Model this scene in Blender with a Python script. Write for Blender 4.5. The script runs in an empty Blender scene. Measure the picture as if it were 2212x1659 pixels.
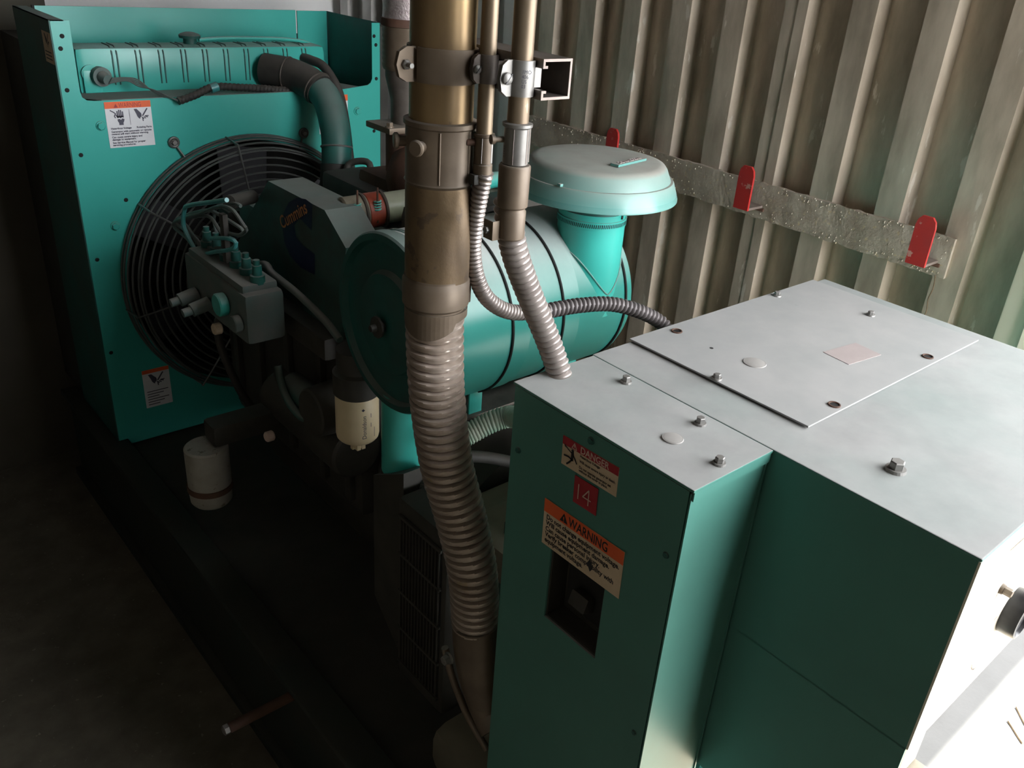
import bpy, bmesh, math, random
from mathutils import Vector, Matrix
random.seed(7)
PI = math.pi
V = Vector
scene = bpy.context.scene
COL = scene.collection

# ------------------------------------------------------------------ camera
# world: X towards the corrugated wall, Y along the generator set towards its radiator, Z up (metres)
F, CX, CY = 1860.4, 1168.2, 819.6                      # focal length and principal point of the 2212 x 1659 frame
RX = V((0.74637, -0.66076, 0.07955)); RY = V((-0.24823, -0.38729, -0.88791)); RZ = V((0.6175, 0.64297, -0.45308))
CAM = V((0.0, 0.0, 1.75))
cd = bpy.data.cameras.new('camera'); cam = bpy.data.objects.new('camera', cd); COL.objects.link(cam)
m3 = Matrix((RX, -RY, -RZ)).transposed()
cam.matrix_world = Matrix.Translation(CAM) @ m3.to_4x4()
cd.sensor_fit = 'HORIZONTAL'; cd.sensor_width = 36.0; cd.lens = F / 2212 * 36
cd.shift_x = (1106 - CX) / 2212; cd.shift_y = (CY - 829.5) / 2212
cd.clip_start = 0.02; cd.clip_end = 200
scene.camera = cam
def ray(u, v):
    a, b = (u - CX) / F, (v - CY) / F
    return RX * a + RY * b + RZ
def onX(u, v, x): d = ray(u, v); return CAM + d * ((x - CAM.x) / d.x)
def onY(u, v, y): d = ray(u, v); return CAM + d * ((y - CAM.y) / d.y)
def onZ(u, v, z): d = ray(u, v); return CAM + d * ((z - CAM.z) / d.z)

# ------------------------------------------------------------------ world, sun, exposure
w = bpy.data.worlds.new('sky'); scene.world = w; w.use_nodes = True
bg = w.node_tree.nodes['Background']; bg.inputs[0].default_value = (0.96, 0.98, 1.0, 1); bg.inputs[1].default_value = 2.2
sd = bpy.data.lights.new('sun', 'SUN'); sd.energy = 16.0; sd.angle = math.radians(0.6); sd.color = (1.0, 0.96, 0.88)
sun = bpy.data.objects.new('sun', sd); COL.objects.link(sun)
SUN_EL = math.radians(66.6)
sun.rotation_euler = V((0.0, math.cos(SUN_EL), -math.sin(SUN_EL))).to_track_quat('-Z', 'Y').to_euler()
scene.view_settings.view_transform = 'Standard'; scene.view_settings.look = 'None'
scene.view_settings.gamma = 1.0; scene.view_settings.use_curve_mapping = False
scene.view_settings.exposure = 2.7
scene.cycles.max_bounces = 10; scene.cycles.diffuse_bounces = 6

# ------------------------------------------------------------------ materials
MATS = {}
def mat(name, c1, c2=None, rough=0.5, metal=0.0, scale=8.0, rng=(0.35, 0.65), stretch=(1, 1, 1), dust=0.0,
        dustc=(0.42, 0.40, 0.37), bump=0.0, bscale=60.0, spec=0.5, detail=6.0, spots=None, coat=0.0):
    m = bpy.data.materials.new(name); m.use_nodes = True; nt = m.node_tree; N = nt.nodes; L = nt.links
    bs = N['Principled BSDF']; bs.inputs['Metallic'].default_value = metal
    bs.inputs['Roughness'].default_value = rough; bs.inputs['Specular IOR Level'].default_value = spec
    if coat: bs.inputs['Coat Weight'].default_value = coat; bs.inputs['Coat Roughness'].default_value = 0.12
    tc = N.new('ShaderNodeTexCoord'); mp = N.new('ShaderNodeMapping'); mp.inputs['Scale'].default_value = stretch
    L.new(tc.outputs['Object'], mp.inputs['Vector'])
    def noise(sc, det=detail):
        n = N.new('ShaderNodeTexNoise'); n.inputs['Scale'].default_value = sc; n.inputs['Detail'].default_value = det
        n.inputs['Roughness'].default_value = 0.6; L.new(mp.outputs[0], n.inputs['Vector']); return n
    def mrange(src, a, b, c=0.0, d=1.0):
        r = N.new('ShaderNodeMapRange'); r.inputs[1].default_value = a; r.inputs[2].default_value = b
        r.inputs[3].default_value = c; r.inputs[4].default_value = d; L.new(src, r.inputs[0]); return r.outputs[0]
    def mix(fac, a, b):
        x = N.new('ShaderNodeMix'); x.data_type = 'RGBA'
        for s, val in ((6, a), (7, b)):
            if isinstance(val, tuple): x.inputs[s].default_value = (*val, 1)
            else: L.new(val, x.inputs[s])
        L.new(fac, x.inputs[0]); return x.outputs[2]
    def mul(a, b):
        x = N.new('ShaderNodeMath'); x.operation = 'MULTIPLY'
        for i, val in enumerate((a, b)):
            if isinstance(val, (int, float)): x.inputs[i].default_value = val
            else: L.new(val, x.inputs[i])
        x.use_clamp = True; return x.outputs[0]
    col = mix(mrange(noise(scale).outputs[0], *rng), c1, c2 or c1)
    if spots:                                           # (colour, scale, threshold)
        col = mix(mrange(noise(spots[1], 8.0).outputs[0], spots[2], spots[2] + 0.04), col, spots[0])
    if dust:
        g = N.new('ShaderNodeNewGeometry'); s = N.new('ShaderNodeSeparateXYZ'); L.new(g.outputs['Normal'], s.inputs[0])
        up = mrange(s.outputs[2], 0.25, 0.85); nz = mrange(noise(5.0).outputs[0], 0.25, 0.6, 0.72, 1.0)
        f = mul(mul(up, nz), dust); d2 = mix(mrange(noise(11.0).outputs[0], 0.38, 0.72), dustc, tuple(k * 0.80 for k in dustc)); col = mix(f, col, d2)
        r = N.new('ShaderNodeMapRange'); L.new(f, r.inputs[0]); r.inputs[3].default_value = rough; r.inputs[4].default_value = 0.85
        L.new(r.outputs[0], bs.inputs['Roughness'])
        if metal:
            r2 = N.new('ShaderNodeMapRange'); L.new(f, r2.inputs[0]); r2.inputs[3].default_value = metal; r2.inputs[4].default_value = 0.0
            L.new(r2.outputs[0], bs.inputs['Metallic'])
    L.new(col, bs.inputs['Base Color'])
    if bump:
        b = N.new('ShaderNodeBump'); b.inputs['Strength'].default_value = bump; b.inputs['Distance'].default_value = 0.002
        L.new(noise(bscale).outputs[0], b.inputs['Height']); L.new(b.outputs[0], bs.inputs['Normal'])
    MATS[name] = m
    return m
TEAL = (0.045, 0.40, 0.345)
mat('teal_bright', TEAL, (0.052, 0.43, 0.37), 0.30, scale=4, dust=0.5, bump=0.03, bscale=30)  # same teal as the boxes, brightened to make up for weaker light inside
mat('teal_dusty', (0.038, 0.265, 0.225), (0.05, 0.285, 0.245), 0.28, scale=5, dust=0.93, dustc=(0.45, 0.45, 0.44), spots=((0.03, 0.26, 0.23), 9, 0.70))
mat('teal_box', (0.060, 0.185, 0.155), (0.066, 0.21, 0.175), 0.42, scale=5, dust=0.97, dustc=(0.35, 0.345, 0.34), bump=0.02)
mat('teal_cap', (0.11, 0.30, 0.275), (0.15, 0.31, 0.285), 0.27, scale=6, dust=0.95, dustc=(0.34, 0.32, 0.285))
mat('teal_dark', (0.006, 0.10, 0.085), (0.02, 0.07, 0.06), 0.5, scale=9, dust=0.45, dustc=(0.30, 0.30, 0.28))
mat('engine_paint', (0.035, 0.105, 0.09), (0.045, 0.06, 0.05), 0.5, scale=12, dust=0.5, dustc=(0.28, 0.28, 0.26))
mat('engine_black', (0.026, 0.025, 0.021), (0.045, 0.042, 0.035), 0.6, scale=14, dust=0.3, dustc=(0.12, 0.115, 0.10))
mat('hole_black', (0.006, 0.006, 0.006), rough=0.8)
mat('rubber', (0.018, 0.017, 0.016), (0.035, 0.032, 0.028), 0.65, scale=20, dust=0.35, dustc=(0.16, 0.14, 0.12))
mat('galvanised_sheet', (0.60, 0.515, 0.415), (0.38, 0.32, 0.25), 0.36, metal=0.35, scale=5, stretch=(3, 3, 0.9), spots=((0.66, 0.60, 0.52), 9, 0.62), bump=0.35, bscale=14)
mat('galvanised_far', (0.55, 0.54, 0.52), (0.42, 0.41, 0.39), 0.5, metal=0.3, scale=4)
mat('conduit_steel', (0.33, 0.225, 0.105), (0.19, 0.13, 0.075), 0.38, metal=0.68, scale=9, stretch=(1, 1, 0.35), spots=((0.10, 0.075, 0.05), 24, 0.62), bump=0.05)
mat('conduit_slim', (0.25, 0.19, 0.125), (0.16, 0.12, 0.085), 0.42, metal=0.55, scale=12, stretch=(1, 1, 0.35), spots=((0.33, 0.28, 0.2), 40, 0.64))
mat('conduit_dark', (0.20, 0.135, 0.07), (0.11, 0.075, 0.045), 0.5, metal=0.5, scale=7, spots=((0.10, 0.07, 0.045), 34, 0.57), bump=0.3, bscale=90)
mat('conduit_brown', (0.165, 0.125, 0.088), (0.11, 0.08, 0.056), 0.5, metal=0.35, scale=14, dust=0.3, bump=0.08)
mat('flex_steel', (0.50, 0.42, 0.365), (0.35, 0.275, 0.225), 0.36, metal=0.5, scale=18, spots=((0.34, 0.26, 0.16), 9, 0.62), dust=0.45, dustc=(0.30, 0.25, 0.21))
mat('flex_grey', (0.34, 0.30, 0.28), (0.24, 0.205, 0.19), 0.38, metal=0.6, scale=30, dust=0.35, dustc=(0.34, 0.30, 0.28))
mat('flex_dark', (0.12, 0.105, 0.105), (0.08, 0.07, 0.07), 0.45, metal=0.3, scale=30, dust=0.3, dustc=(0.22, 0.2, 0.2))
mat('zinc', (0.24, 0.235, 0.225), (0.18, 0.17, 0.16), 0.42, metal=0.6, scale=25, dust=0.3, dustc=(0.3, 0.28, 0.26))
mat('strut_steel', (0.16, 0.135, 0.12), (0.10, 0.085, 0.075), 0.5, metal=0.5, scale=20)
mat('cut_steel', (0.27, 0.22, 0.195), (0.20, 0.16, 0.14), 0.5, metal=0.3, scale=40)
mat('rail_rust', (0.45, 0.40, 0.33), (0.31, 0.26, 0.205), 0.75, metal=0.15, scale=16, spots=((0.48, 0.39, 0.26), 90, 0.60), bump=1.0, bscale=120)
mat('red_paint', (0.42, 0.025, 0.022), (0.36, 0.03, 0.03), 0.45, scale=20, spots=((0.48, 0.24, 0.20), 55, 0.63), bump=0.3, bscale=80)
mat('wall_white', (0.86, 0.86, 0.86), (0.80, 0.80, 0.80), 0.7, scale=3)
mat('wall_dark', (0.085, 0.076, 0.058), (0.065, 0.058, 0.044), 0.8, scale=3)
mat('ceiling_steel', (0.07, 0.065, 0.058), (0.055, 0.05, 0.045), 0.6, scale=3)
mat('floor_dark', (0.14, 0.124, 0.094), (0.09, 0.08, 0.06), 0.9, scale=10, spots=((0.22, 0.195, 0.155), 60, 0.64), bump=0.4, bscale=60)
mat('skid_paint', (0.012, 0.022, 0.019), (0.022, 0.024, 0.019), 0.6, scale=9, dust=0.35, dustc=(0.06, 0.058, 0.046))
mat('concrete_pale', (0.056, 0.055, 0.053), (0.048, 0.047, 0.045), 0.85, scale=8, bump=0.2)
mat('lit_ridge_cream', (0.72, 0.66, 0.54), (0.68, 0.62, 0.50), 0.5, scale=6)  # cream colour carries the strong light on the last wall ridge
mat('panel_cream', (0.78, 0.73, 0.62), (0.74, 0.69, 0.58), 0.45, scale=6)
mat('label_white', (0.72, 0.73, 0.76), (0.68, 0.69, 0.72), 0.4, scale=20)
mat('label_cream', (0.66, 0.52, 0.37), (0.56, 0.43, 0.29), 0.5, scale=25)
mat('label_orange', (0.80, 0.13, 0.03), (0.74, 0.115, 0.03), 0.45, scale=25, spots=((0.30, 0.06, 0.02), 60, 0.70))
mat('label_red', (0.38, 0.018, 0.03), (0.33, 0.016, 0.026), 0.45, scale=30)
mat('ink_black', (0.012, 0.012, 0.016), rough=0.5)
mat('ink_grey', (0.06, 0.06, 0.09), rough=0.5)
mat('ink_pale', (0.62, 0.45, 0.38), rough=0.5)
mat('ink_red', (0.35, 0.03, 0.03), rough=0.5)
mat('logo_blue', (0.006, 0.009, 0.045), rough=0.4)
mat('logo_orange', (0.50, 0.20, 0.07), rough=0.5)
mat('filter_cream', (0.80, 0.66, 0.44), (0.74, 0.60, 0.38), 0.42, scale=12, spots=((0.40, 0.30, 0.18), 18, 0.68))
mat('filter_white', (0.34, 0.32, 0.28), (0.27, 0.25, 0.21), 0.55, scale=20, spots=((0.13, 0.11, 0.08), 60, 0.62))
mat('rust_brown', (0.10, 0.045, 0.025), (0.06, 0.03, 0.02), 0.8, scale=14, bump=0.4)
mat('braid', (0.42, 0.36, 0.36), (0.30, 0.25, 0.25), 0.35, metal=0.6, scale=90, bump=0.8, bscale=260)
mat('silicone_red', (0.34, 0.05, 0.02), (0.22, 0.05, 0.03), 0.55, scale=14)
mat('pipe_pale', (0.34, 0.36, 0.25), (0.24, 0.28, 0.19), 0.35, scale=9, dust=0.5, dustc=(0.36, 0.34, 0.28))
mat('line_teal', (0.06, 0.33, 0.34), (0.05, 0.24, 0.24), 0.3, scale=20, dust=0.3)
mat('line_grey', (0.10, 0.14, 0.13), (0.07, 0.08, 0.075), 0.4, scale=20, dust=0.5, dustc=(0.22, 0.22, 0.2))
mat('guard_wire', (0.13, 0.135, 0.13), (0.09, 0.095, 0.09), 0.4, metal=0.3, scale=20)
mat('fan_grey', (0.06, 0.06, 0.07), (0.05, 0.05, 0.055), 0.6, scale=10)
mat('cast_dust', (0.13, 0.14, 0.13), (0.08, 0.13, 0.12), 0.6, scale=16, dust=0.75, dustc=(0.30, 0.29, 0.27))
mat('alternator_tan', (0.16, 0.14, 0.10), (0.12, 0.11, 0.08), 0.7, scale=8, dust=0.6, dustc=(0.30, 0.26, 0.19))
mat('wrap_pale', (0.36, 0.40, 0.32), (0.20, 0.36, 0.27), 0.45, scale=20, dust=0.5, dustc=(0.44, 0.42, 0.35))
mat('dust_plug', (0.34, 0.325, 0.31), (0.30, 0.285, 0.27), 0.8, scale=30)
mat('gauge_black', (0.015, 0.015, 0.017), rough=0.3)
mat('glass_pane', (0.80, 0.82, 0.82), rough=0.08, spec=0.8)
mat('twig_brown', (0.16, 0.11, 0.06), (0.10, 0.07, 0.04), 0.8, scale=40)
mat('steel_bright', (0.55, 0.55, 0.54), rough=0.3, metal=0.8)
mat('plate_dusty', (0.35, 0.345, 0.34), (0.30, 0.305, 0.30), 0.7, scale=9, spots=((0.19, 0.24, 0.225), 6, 0.68))
mat('sticker_pink', (0.36, 0.305, 0.295), (0.33, 0.28, 0.27), 0.8, scale=30)

# ------------------------------------------------------------------ mesh helpers
ORG = {}                                                # world origin of every root and part
def frame(d):
    d = d.normalized(); a = V((0, 0, 1)) if abs(d.z) < 0.9 else V((0, 1, 0))
    x = a.cross(d).normalized(); return x, d.cross(x).normalized(), d
class MB:
    def __init__(s): s.v = []; s.f = []
    def add(s, vs, fs):
        o = len(s.v); s.v += [V(p) for p in vs]; s.f += [tuple(i + o for i in f) for f in fs]; return s
    def box(s, a, b, bev=0.0, rot=None, piv=None):
        bm = bmesh.new(); bmesh.ops.create_cube(bm, size=1.0)
        a, b = V(a), V(b); c = (a + b) / 2; d = b - a
        for q in bm.verts: q.co = V((q.co.x * d.x, q.co.y * d.y, q.co.z * d.z)) + c
        if bev: bmesh.ops.bevel(bm, geom=bm.edges[:], offset=bev, segments=2, affect='EDGES', profile=0.6)
        if rot is not None:
            pv = V(piv) if piv is not None else c
            for q in bm.verts: q.co = rot @ (q.co - pv) + pv
        bm.verts.index_update()
        s.add([q.co.copy() for q in bm.verts], [[q.index for q in f.verts] for f in bm.faces]); bm.free(); return s
    def lathe(s, prof, o, axis, n=32, cap0=True, cap1=True):      # prof: (distance along axis, radius)
        o = V(o); x, y, d = frame(V(axis)); vs = []; fs = []
        for (h, r) in prof:
            for k in range(n):
                t = 2 * PI * k / n; vs.append(o + d * h + (x * math.cos(t) + y * math.sin(t)) * r)
        m = len(prof)
        for i in range(m - 1):
            for k in range(n):
                k2 = (k + 1) % n; fs.append((i * n + k, i * n + k2, (i + 1) * n + k2, (i + 1) * n + k))
        if cap0: fs.append(tuple(range(n - 1, -1, -1)))
        if cap1: fs.append(tuple((m - 1) * n + k for k in range(n)))
        return s.add(vs, fs)
    def cyl(s, p0, p1, r0, r1=None, n=20, bev=0.0):
        p0, p1 = V(p0), V(p1); h = (p1 - p0).length; r1 = r0 if r1 is None else r1
        pr = [(0, r0), (h, r1)]
        if bev: pr = [(0, r0 - bev), (bev, r0), (h - bev, r1), (h, r1 - bev)]
        return s.lathe(pr, p0, p1 - p0, n)
    def tube(s, pts, r, n=12, caps=True, rad=None, twist=False):
        pts = [V(p) for p in pts]; m = len(pts); tan = []
        for i in range(m):
            tan.append((pts[min(i + 1, m - 1)] - pts[max(i - 1, 0)]).normalized())
        x, y, _ = frame(tan[0]); vs = []; fs = []
        for i in range(m):
            x = (x - tan[i] * x.dot(tan[i])).normalized(); y = tan[i].cross(x)
            for k in range(n):
                t = 2 * PI * k / n; rr = rad(i, t) if rad else r
                vs.append(pts[i] + (x * math.cos(t) + y * math.sin(t)) * rr)
        for i in range(m - 1):
            for k in range(n):
                k2 = (k + 1) % n; fs.append((i * n + k, i * n + k2, (i + 1) * n + k2, (i + 1) * n + k))
        if caps: fs.append(tuple(range(n - 1, -1, -1))); fs.append(tuple((m - 1) * n + k for k in range(n)))
        return s.add(vs, fs)
    def prism(s, poly, o, ux, uy, th):                  # polygon in the (ux, uy) plane at o, extruded by th along ux x uy
        o, ux, uy = V(o), V(ux), V(uy); nz = ux.cross(uy).normalized() * th; n = len(poly)
        a = [o + ux * p[0] + uy * p[1] for p in poly]
        return s.add(a + [p + nz for p in a], [tuple(range(n - 1, -1, -1)), tuple(range(n, 2 * n))] +
                     [(i, (i + 1) % n, n + (i + 1) % n, n + i) for i in range(n)])
    def torus(s, c, axis, R, r, n=64, m=8, a0=0, a1=2 * PI):
        c = V(c); x, y, d = frame(V(axis)); full = abs(a1 - a0 - 2 * PI) < 1e-6
        pts = [c + (x * math.cos(a0 + (a1 - a0) * i / n) + y * math.sin(a0 + (a1 - a0) * i / n)) * R for i in range(n if full else n + 1)]
        vs = []; fs = []
        for p in pts:
            e = (p - c).normalized()
            for k in range(m):
                t = 2 * PI * k / m; vs.append(p + e * math.cos(t) * r + d * math.sin(t) * r)
        q = len(pts)
        for i in range(q if full else q - 1):
            j = (i + 1) % q
            for k in range(m):
                k2 = (k + 1) % m; fs.append((i * m + k, j * m + k, j * m + k2, i * m + k2))
        return s.add(vs, fs)
    def build(s, name, m, parent=None, smooth=True, loc=None):
        o0 = ORG[parent] if parent is not None else V((0, 0, 0))
        base = V(loc) if loc is not None else (o0 if parent is not None else V((0, 0, 0)))
        me = bpy.data.meshes.new(name); me.from_pydata([p - base for p in s.v], [], s.f); me.validate()
        bm = bmesh.new(); bm.from_mesh(me); bmesh.ops.recalc_face_normals(bm, faces=bm.faces[:]); bm.to_mesh(me); bm.free()
        if smooth: me.polygons.foreach_set('use_smooth', [True] * len(me.polygons)); me.set_sharp_from_angle(angle=math.radians(38))
        me.materials.append(MATS[m])
        ob = bpy.data.objects.new(name, me); COL.objects.link(ob)
        ob.location = base - o0 if parent is not None else base
        if parent is not None: ob.parent = parent
        ORG[ob] = base
        return ob
def empty(name, loc, label, cat, group=None):
    e = bpy.data.objects.new(name, None); COL.objects.link(e); e.location = loc; e.empty_display_size = 0.05
    ORG[e] = V(loc); e['label'] = label; e['category'] = cat
    if group: e['group'] = group
    return e
def tag(o, label, cat, group=None):
    o['label'] = label; o['category'] = cat
    if group: o['group'] = group
    return o
def copy(o, parent, at, name=None):                     # a copy of a part that shares its mesh, at a world point
    c = o.copy(); COL.objects.link(c); c.parent = parent; c.location = V(at) - ORG[parent]; ORG[c] = V(at); return c
def spline(pts, step=0.006):                            # Catmull-Rom, resampled at even arc length
    P = [V(p) for p in pts]; P = [P[0] * 2 - P[1]] + P + [P[-1] * 2 - P[-2]]; out = []
    for i in range(1, len(P) - 2):
        a, b, c, d = P[i - 1:i + 3]
        for k in range(40):
            t = k / 40; out.append(0.5 * (2 * b + (c - a) * t + (2 * a - 5 * b + 4 * c - d) * t * t + (3 * b - a - 3 * c + d) * t ** 3))
    out.append(P[-2]); res = [out[0]]; acc = 0.0
    for i in range(1, len(out)):
        seg = (out[i] - out[i - 1]).length
        while acc + seg >= step:
            f = (step - acc) / seg; p = out[i - 1].lerp(out[i], f); res.append(p); out[i - 1] = p; seg = (out[i] - p).length; acc = 0.0
        acc += seg
    if (res[-1] - out[-1]).length > step * 0.3: res.append(out[-1])
    return res
def flex(pts, r, pitch, amp, n=28, sub=8, shape='round'):          # armoured flexible conduit: a wound strip
    P = spline(pts, pitch / sub)
    def rad(i, t):
        ph = (i / sub + t / (2 * PI)) % 1.0
        if shape == 'round': return r - amp + 2 * amp * abs(math.sin(PI * ph)) ** 0.7 - amp * 0.2
        return r - amp * (1.6 if ph < 0.20 else (0.0 if ph < 0.55 else (0.35 if ph < 0.62 else 0.15 + (ph - 0.62) * 1.2)))
    return MB().tube(P, r, n, True, rad)
def text(mb, s, size, o, ux, uy, align='LEFT', sx=1.0, bold=0.0, lift=0.0, th=0.0):        # lettering laid on the plane o, ux, uy
    c = bpy.data.curves.new('t', 'FONT'); c.body = s; c.size = size; c.align_x = align; c.align_y = 'BOTTOM_BASELINE'; c.offset = bold; c.resolution_u = 3; c.extrude = th
    ob = bpy.data.objects.new('t', c); COL.objects.link(ob); bpy.context.view_layer.update()
    me = bpy.data.meshes.new_from_object(ob.evaluated_get(bpy.context.evaluated_depsgraph_get()))
    o, ux, uy = V(o), V(ux).normalized(), V(uy).normalized(); nz = ux.cross(uy)
    mb.add([o + ux * (q.co.x * sx) + uy * q.co.y + nz * (lift + q.co.z) for q in me.vertices], [tuple(p.vertices) for p in me.polygons])
    bpy.data.objects.remove(ob); bpy.data.curves.remove(c); bpy.data.meshes.remove(me); return mb
def tlen(s, size):                                      # width of a line of lettering at sx = 1
    q = text(MB(), s, size, (0, 0, 0), (1, 0, 0), (0, 1, 0)); return max(p.x for p in q.v) - min(p.x for p in q.v)
def strip(mb, pts, wd, o, ux, uy, lift=0.0):            # flat stroke of a pictogram, pts in plane coordinates
    o, ux, uy = V(o), V(ux), V(uy); nz = ux.cross(uy)
    for a, b in zip(pts[:-1], pts[1:]):
        d = V((b[0] - a[0], b[1] - a[1])).normalized(); q = V((-d.y, d.x)) * wd / 2; e = d * wd * 0.25
        c = [(a[0] - e.x + q.x, a[1] - e.y + q.y), (a[0] - e.x - q.x, a[1] - e.y - q.y), (b[0] + e.x - q.x, b[1] + e.y - q.y), (b[0] + e.x + q.x, b[1] + e.y + q.y)]
        mb.add([o + ux * p[0] + uy * p[1] + nz * lift for p in c], [(0, 1, 2, 3)])
    return mb
def flat(mb, pts, o, ux, uy, lift=0.0):
    o, ux, uy = V(o), V(ux), V(uy); nz = ux.cross(uy)
    return mb.add([o + ux * p[0] + uy * p[1] + nz * lift for p in pts], [tuple(range(len(pts)))])
def hexbolt(r=0.008, h=0.008, washer=1.5, m='teal_bright'):        # mesh data of a hex head with a flange, axis +Z at the origin
    b = MB().lathe([(0, r * washer), (h * 0.3, r * washer * 0.92)], (0, 0, 0), (0, 0, 1), 20)
    b.lathe([(h * 0.28, r), (h * 0.95, r), (h * 1.05, r * 0.86)], (0, 0, 0), (0, 0, 1), 6)
    me = bpy.data.meshes.new('bolt'); me.from_pydata([tuple(p) for p in b.v], [], b.f); me.materials.append(MATS[m]); return me
def put(me, name, parent, at, axis=(0, 0, 1), spin=0.0, sc=1.0):
    ob = bpy.data.objects.new(name, me); COL.objects.link(ob); ob.parent = parent; ob.location = V(at) - ORG[parent]
    ob.rotation_euler = (V(axis).to_track_quat('Z', 'Y') @ Matrix.Rotation(spin, 3, 'Z').to_quaternion()).to_euler(); ob.scale = (sc, sc, sc)
    ORG[ob] = V(at); return ob
def structure(o): o['kind'] = 'structure'; return o

# ------------------------------------------------------------------ the room
fl = MB().box((-0.74, -0.94, -0.1), (1.80, 3.12, 0)).build('floor', 'floor_dark'); structure(fl)
gr = MB().box((-9, -12, -0.1), (14, -0.94, 0)).box((1.80, -0.94, -0.1), (14, 9, 0)).build('ground', 'concrete_pale'); structure(gr)
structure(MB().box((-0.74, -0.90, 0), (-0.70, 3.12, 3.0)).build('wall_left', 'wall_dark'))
structure(MB().box((0.74, 3.08, 0), (1.80, 3.12, 3.0)).build('wall_back', 'wall_white'))
structure(MB().box((-0.70, 2.98, 0), (0.74, 3.12, 3.0)).build('wall_back_left', 'wall_dark'))  # left part of the back wall, in the dark wall colour
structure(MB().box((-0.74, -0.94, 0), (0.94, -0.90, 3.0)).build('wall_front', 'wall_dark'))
structure(MB().box((-0.74, -0.94, 3.0), (1.80, 3.12, 3.04)).build('ceiling', 'ceiling_steel'))
structure(MB().box((1.80, -0.94, 3.0), (3.2, 0.70, 3.04)).build('shade_eave', 'ceiling_steel'))  # unseen eave added to cast the shade strip on the outside ground
structure(MB().box((1.70, 0.40, 0), (1.80, 0.525, 3.0), 0.004).box((1.69, 0.445, 0), (1.70, 0.475, 3.0)).build('lit_ridge_post', 'lit_ridge_cream'))  # post whose cream colour stands for a strongly lit wall ridge
PITCH, XR, DEP = 0.1555, 1.72, 0.042
def wall_x(y):                                          # corrugation: ridge face towards the room, valley behind
    t = (y - 1.709) % PITCH
    if t < 0.057: return XR
    if t < 0.061: return XR + DEP * (t - 0.057) / 0.004
    if t < PITCH - 0.004: return XR + DEP
    return XR + DEP * (PITCH - t) / 0.004
def sheet(y0, y1, m, lift):
    ys = {y0, y1}
    k = -12
    while k < 14:
        for e in (0, 0.057, 0.061, PITCH - 0.004):
            y = 1.709 + k * PITCH + e
            if y0 < y < y1: ys.add(y)
        k += 1
    ys = sorted(ys); b = MB(); zs = [0, 0.4, 0.8, 1.2, 1.6, 2.0, 2.5, 3.0]; n = len(zs); vs = []; fs = []
    for th in (0.0, 0.003):
        for y in ys:
            for z in zs: vs.append((wall_x(y) - lift + th + 0.0012 * math.sin(y * 31 + z * 5), y, z))
    q = len(ys)
    for i in range(q - 1):
        for j in range(n - 1):
            a = i * n + j; fs.append((a, a + 1, a + n + 1, a + n)); o = q * n; fs.append((o + a, o + a + n, o + a + n + 1, o + a + 1))
    for i in range(q - 1): fs.append((i * n, (i + 1) * n, q * n + (i + 1) * n, q * n + i * n)); fs.append((i * n + n - 1, q * n + i * n + n - 1, q * n + (i + 1) * n + n - 1, (i + 1) * n + n - 1))
    for j in range(n - 1): fs.append((j, q * n + j, q * n + j + 1, j + 1)); a = (q - 1) * n + j; fs.append((a, a + 1, q * n + a + 1, q * n + a))
    return b.add(vs, fs)
wr = bpy.data.objects.new('wall_right', None); COL.objects.link(wr); wr.location = (XR, 0.5, 0); ORG[wr] = V((XR, 0.5, 0)); structure(wr)
for y0, y1, m, lf in ((0.52, 1.112, 'galvanised_sheet', 0.002), (1.106, 2.042, 'galvanised_sheet', 0.0), (2.036, 2.975, 'galvanised_far', 0.002), (2.970, 3.08, 'galvanised_far', 0.0)):
    sheet(y0, y1, m, lf).build('corrugated_sheet', m, wr, smooth=False)

# rail with red hooks on the wall
rl = empty('hook_rail', (1.71, 1.28, 1.214), 'crusty rusted steel bar across the corrugated wall carrying red hooks', 'wall rail')
b = MB(); n = 90; vs = []; fs = []                       # flat bar with a crusty uneven face and edges
for i in range(n + 1):
    y = 0.652 + (1.935 - 0.652) * i / n
    for (x, z) in ((1.7195, 1.214), (1.711, 1.214), (1.7105, 1.240), (1.7105, 1.268), (1.711, 1.295), (1.7195, 1.295)):
        e = random.uniform(-1, 1)
        vs.append((x + (random.uniform(-0.0012, 0.0012) if x < 1.715 else 0), y, z + e * 0.0018))
for i in range(n):
    for k in range(6): k2 = (k + 1) % 6; fs.append((i * 6 + k, i * 6 + k2, (i + 1) * 6 + k2, (i + 1) * 6 + k))
fs += [tuple(range(6)), tuple(n * 6 + 5 - k for k in range(6))]
b.add(vs, fs).build('bar', 'rail_rust', rl)
cr = MB()
for i in range(420):
    y = random.uniform(0.66, 1.92); z = random.choice((random.uniform(1.215, 1.228), random.uniform(1.283, 1.296), random.uniform(1.215, 1.295)))
    if math.sin(y * 9) < -0.4 and random.random() < 0.7: continue
    r = random.uniform(0.0012, 0.003); c = V((1.7105, y, z))
    cr.add([c + V((-r, 0, 0)), c + V((0, r, 0)), c + V((0, -r * .5, r)), c + V((0, -r * .5, -r))], [(0, 1, 2), (0, 2, 3), (0, 3, 1), (1, 3, 2)])
o = cr.build('rust_crust', 'rail_rust', rl, smooth=False); o['kind'] = 'stuff'
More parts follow.
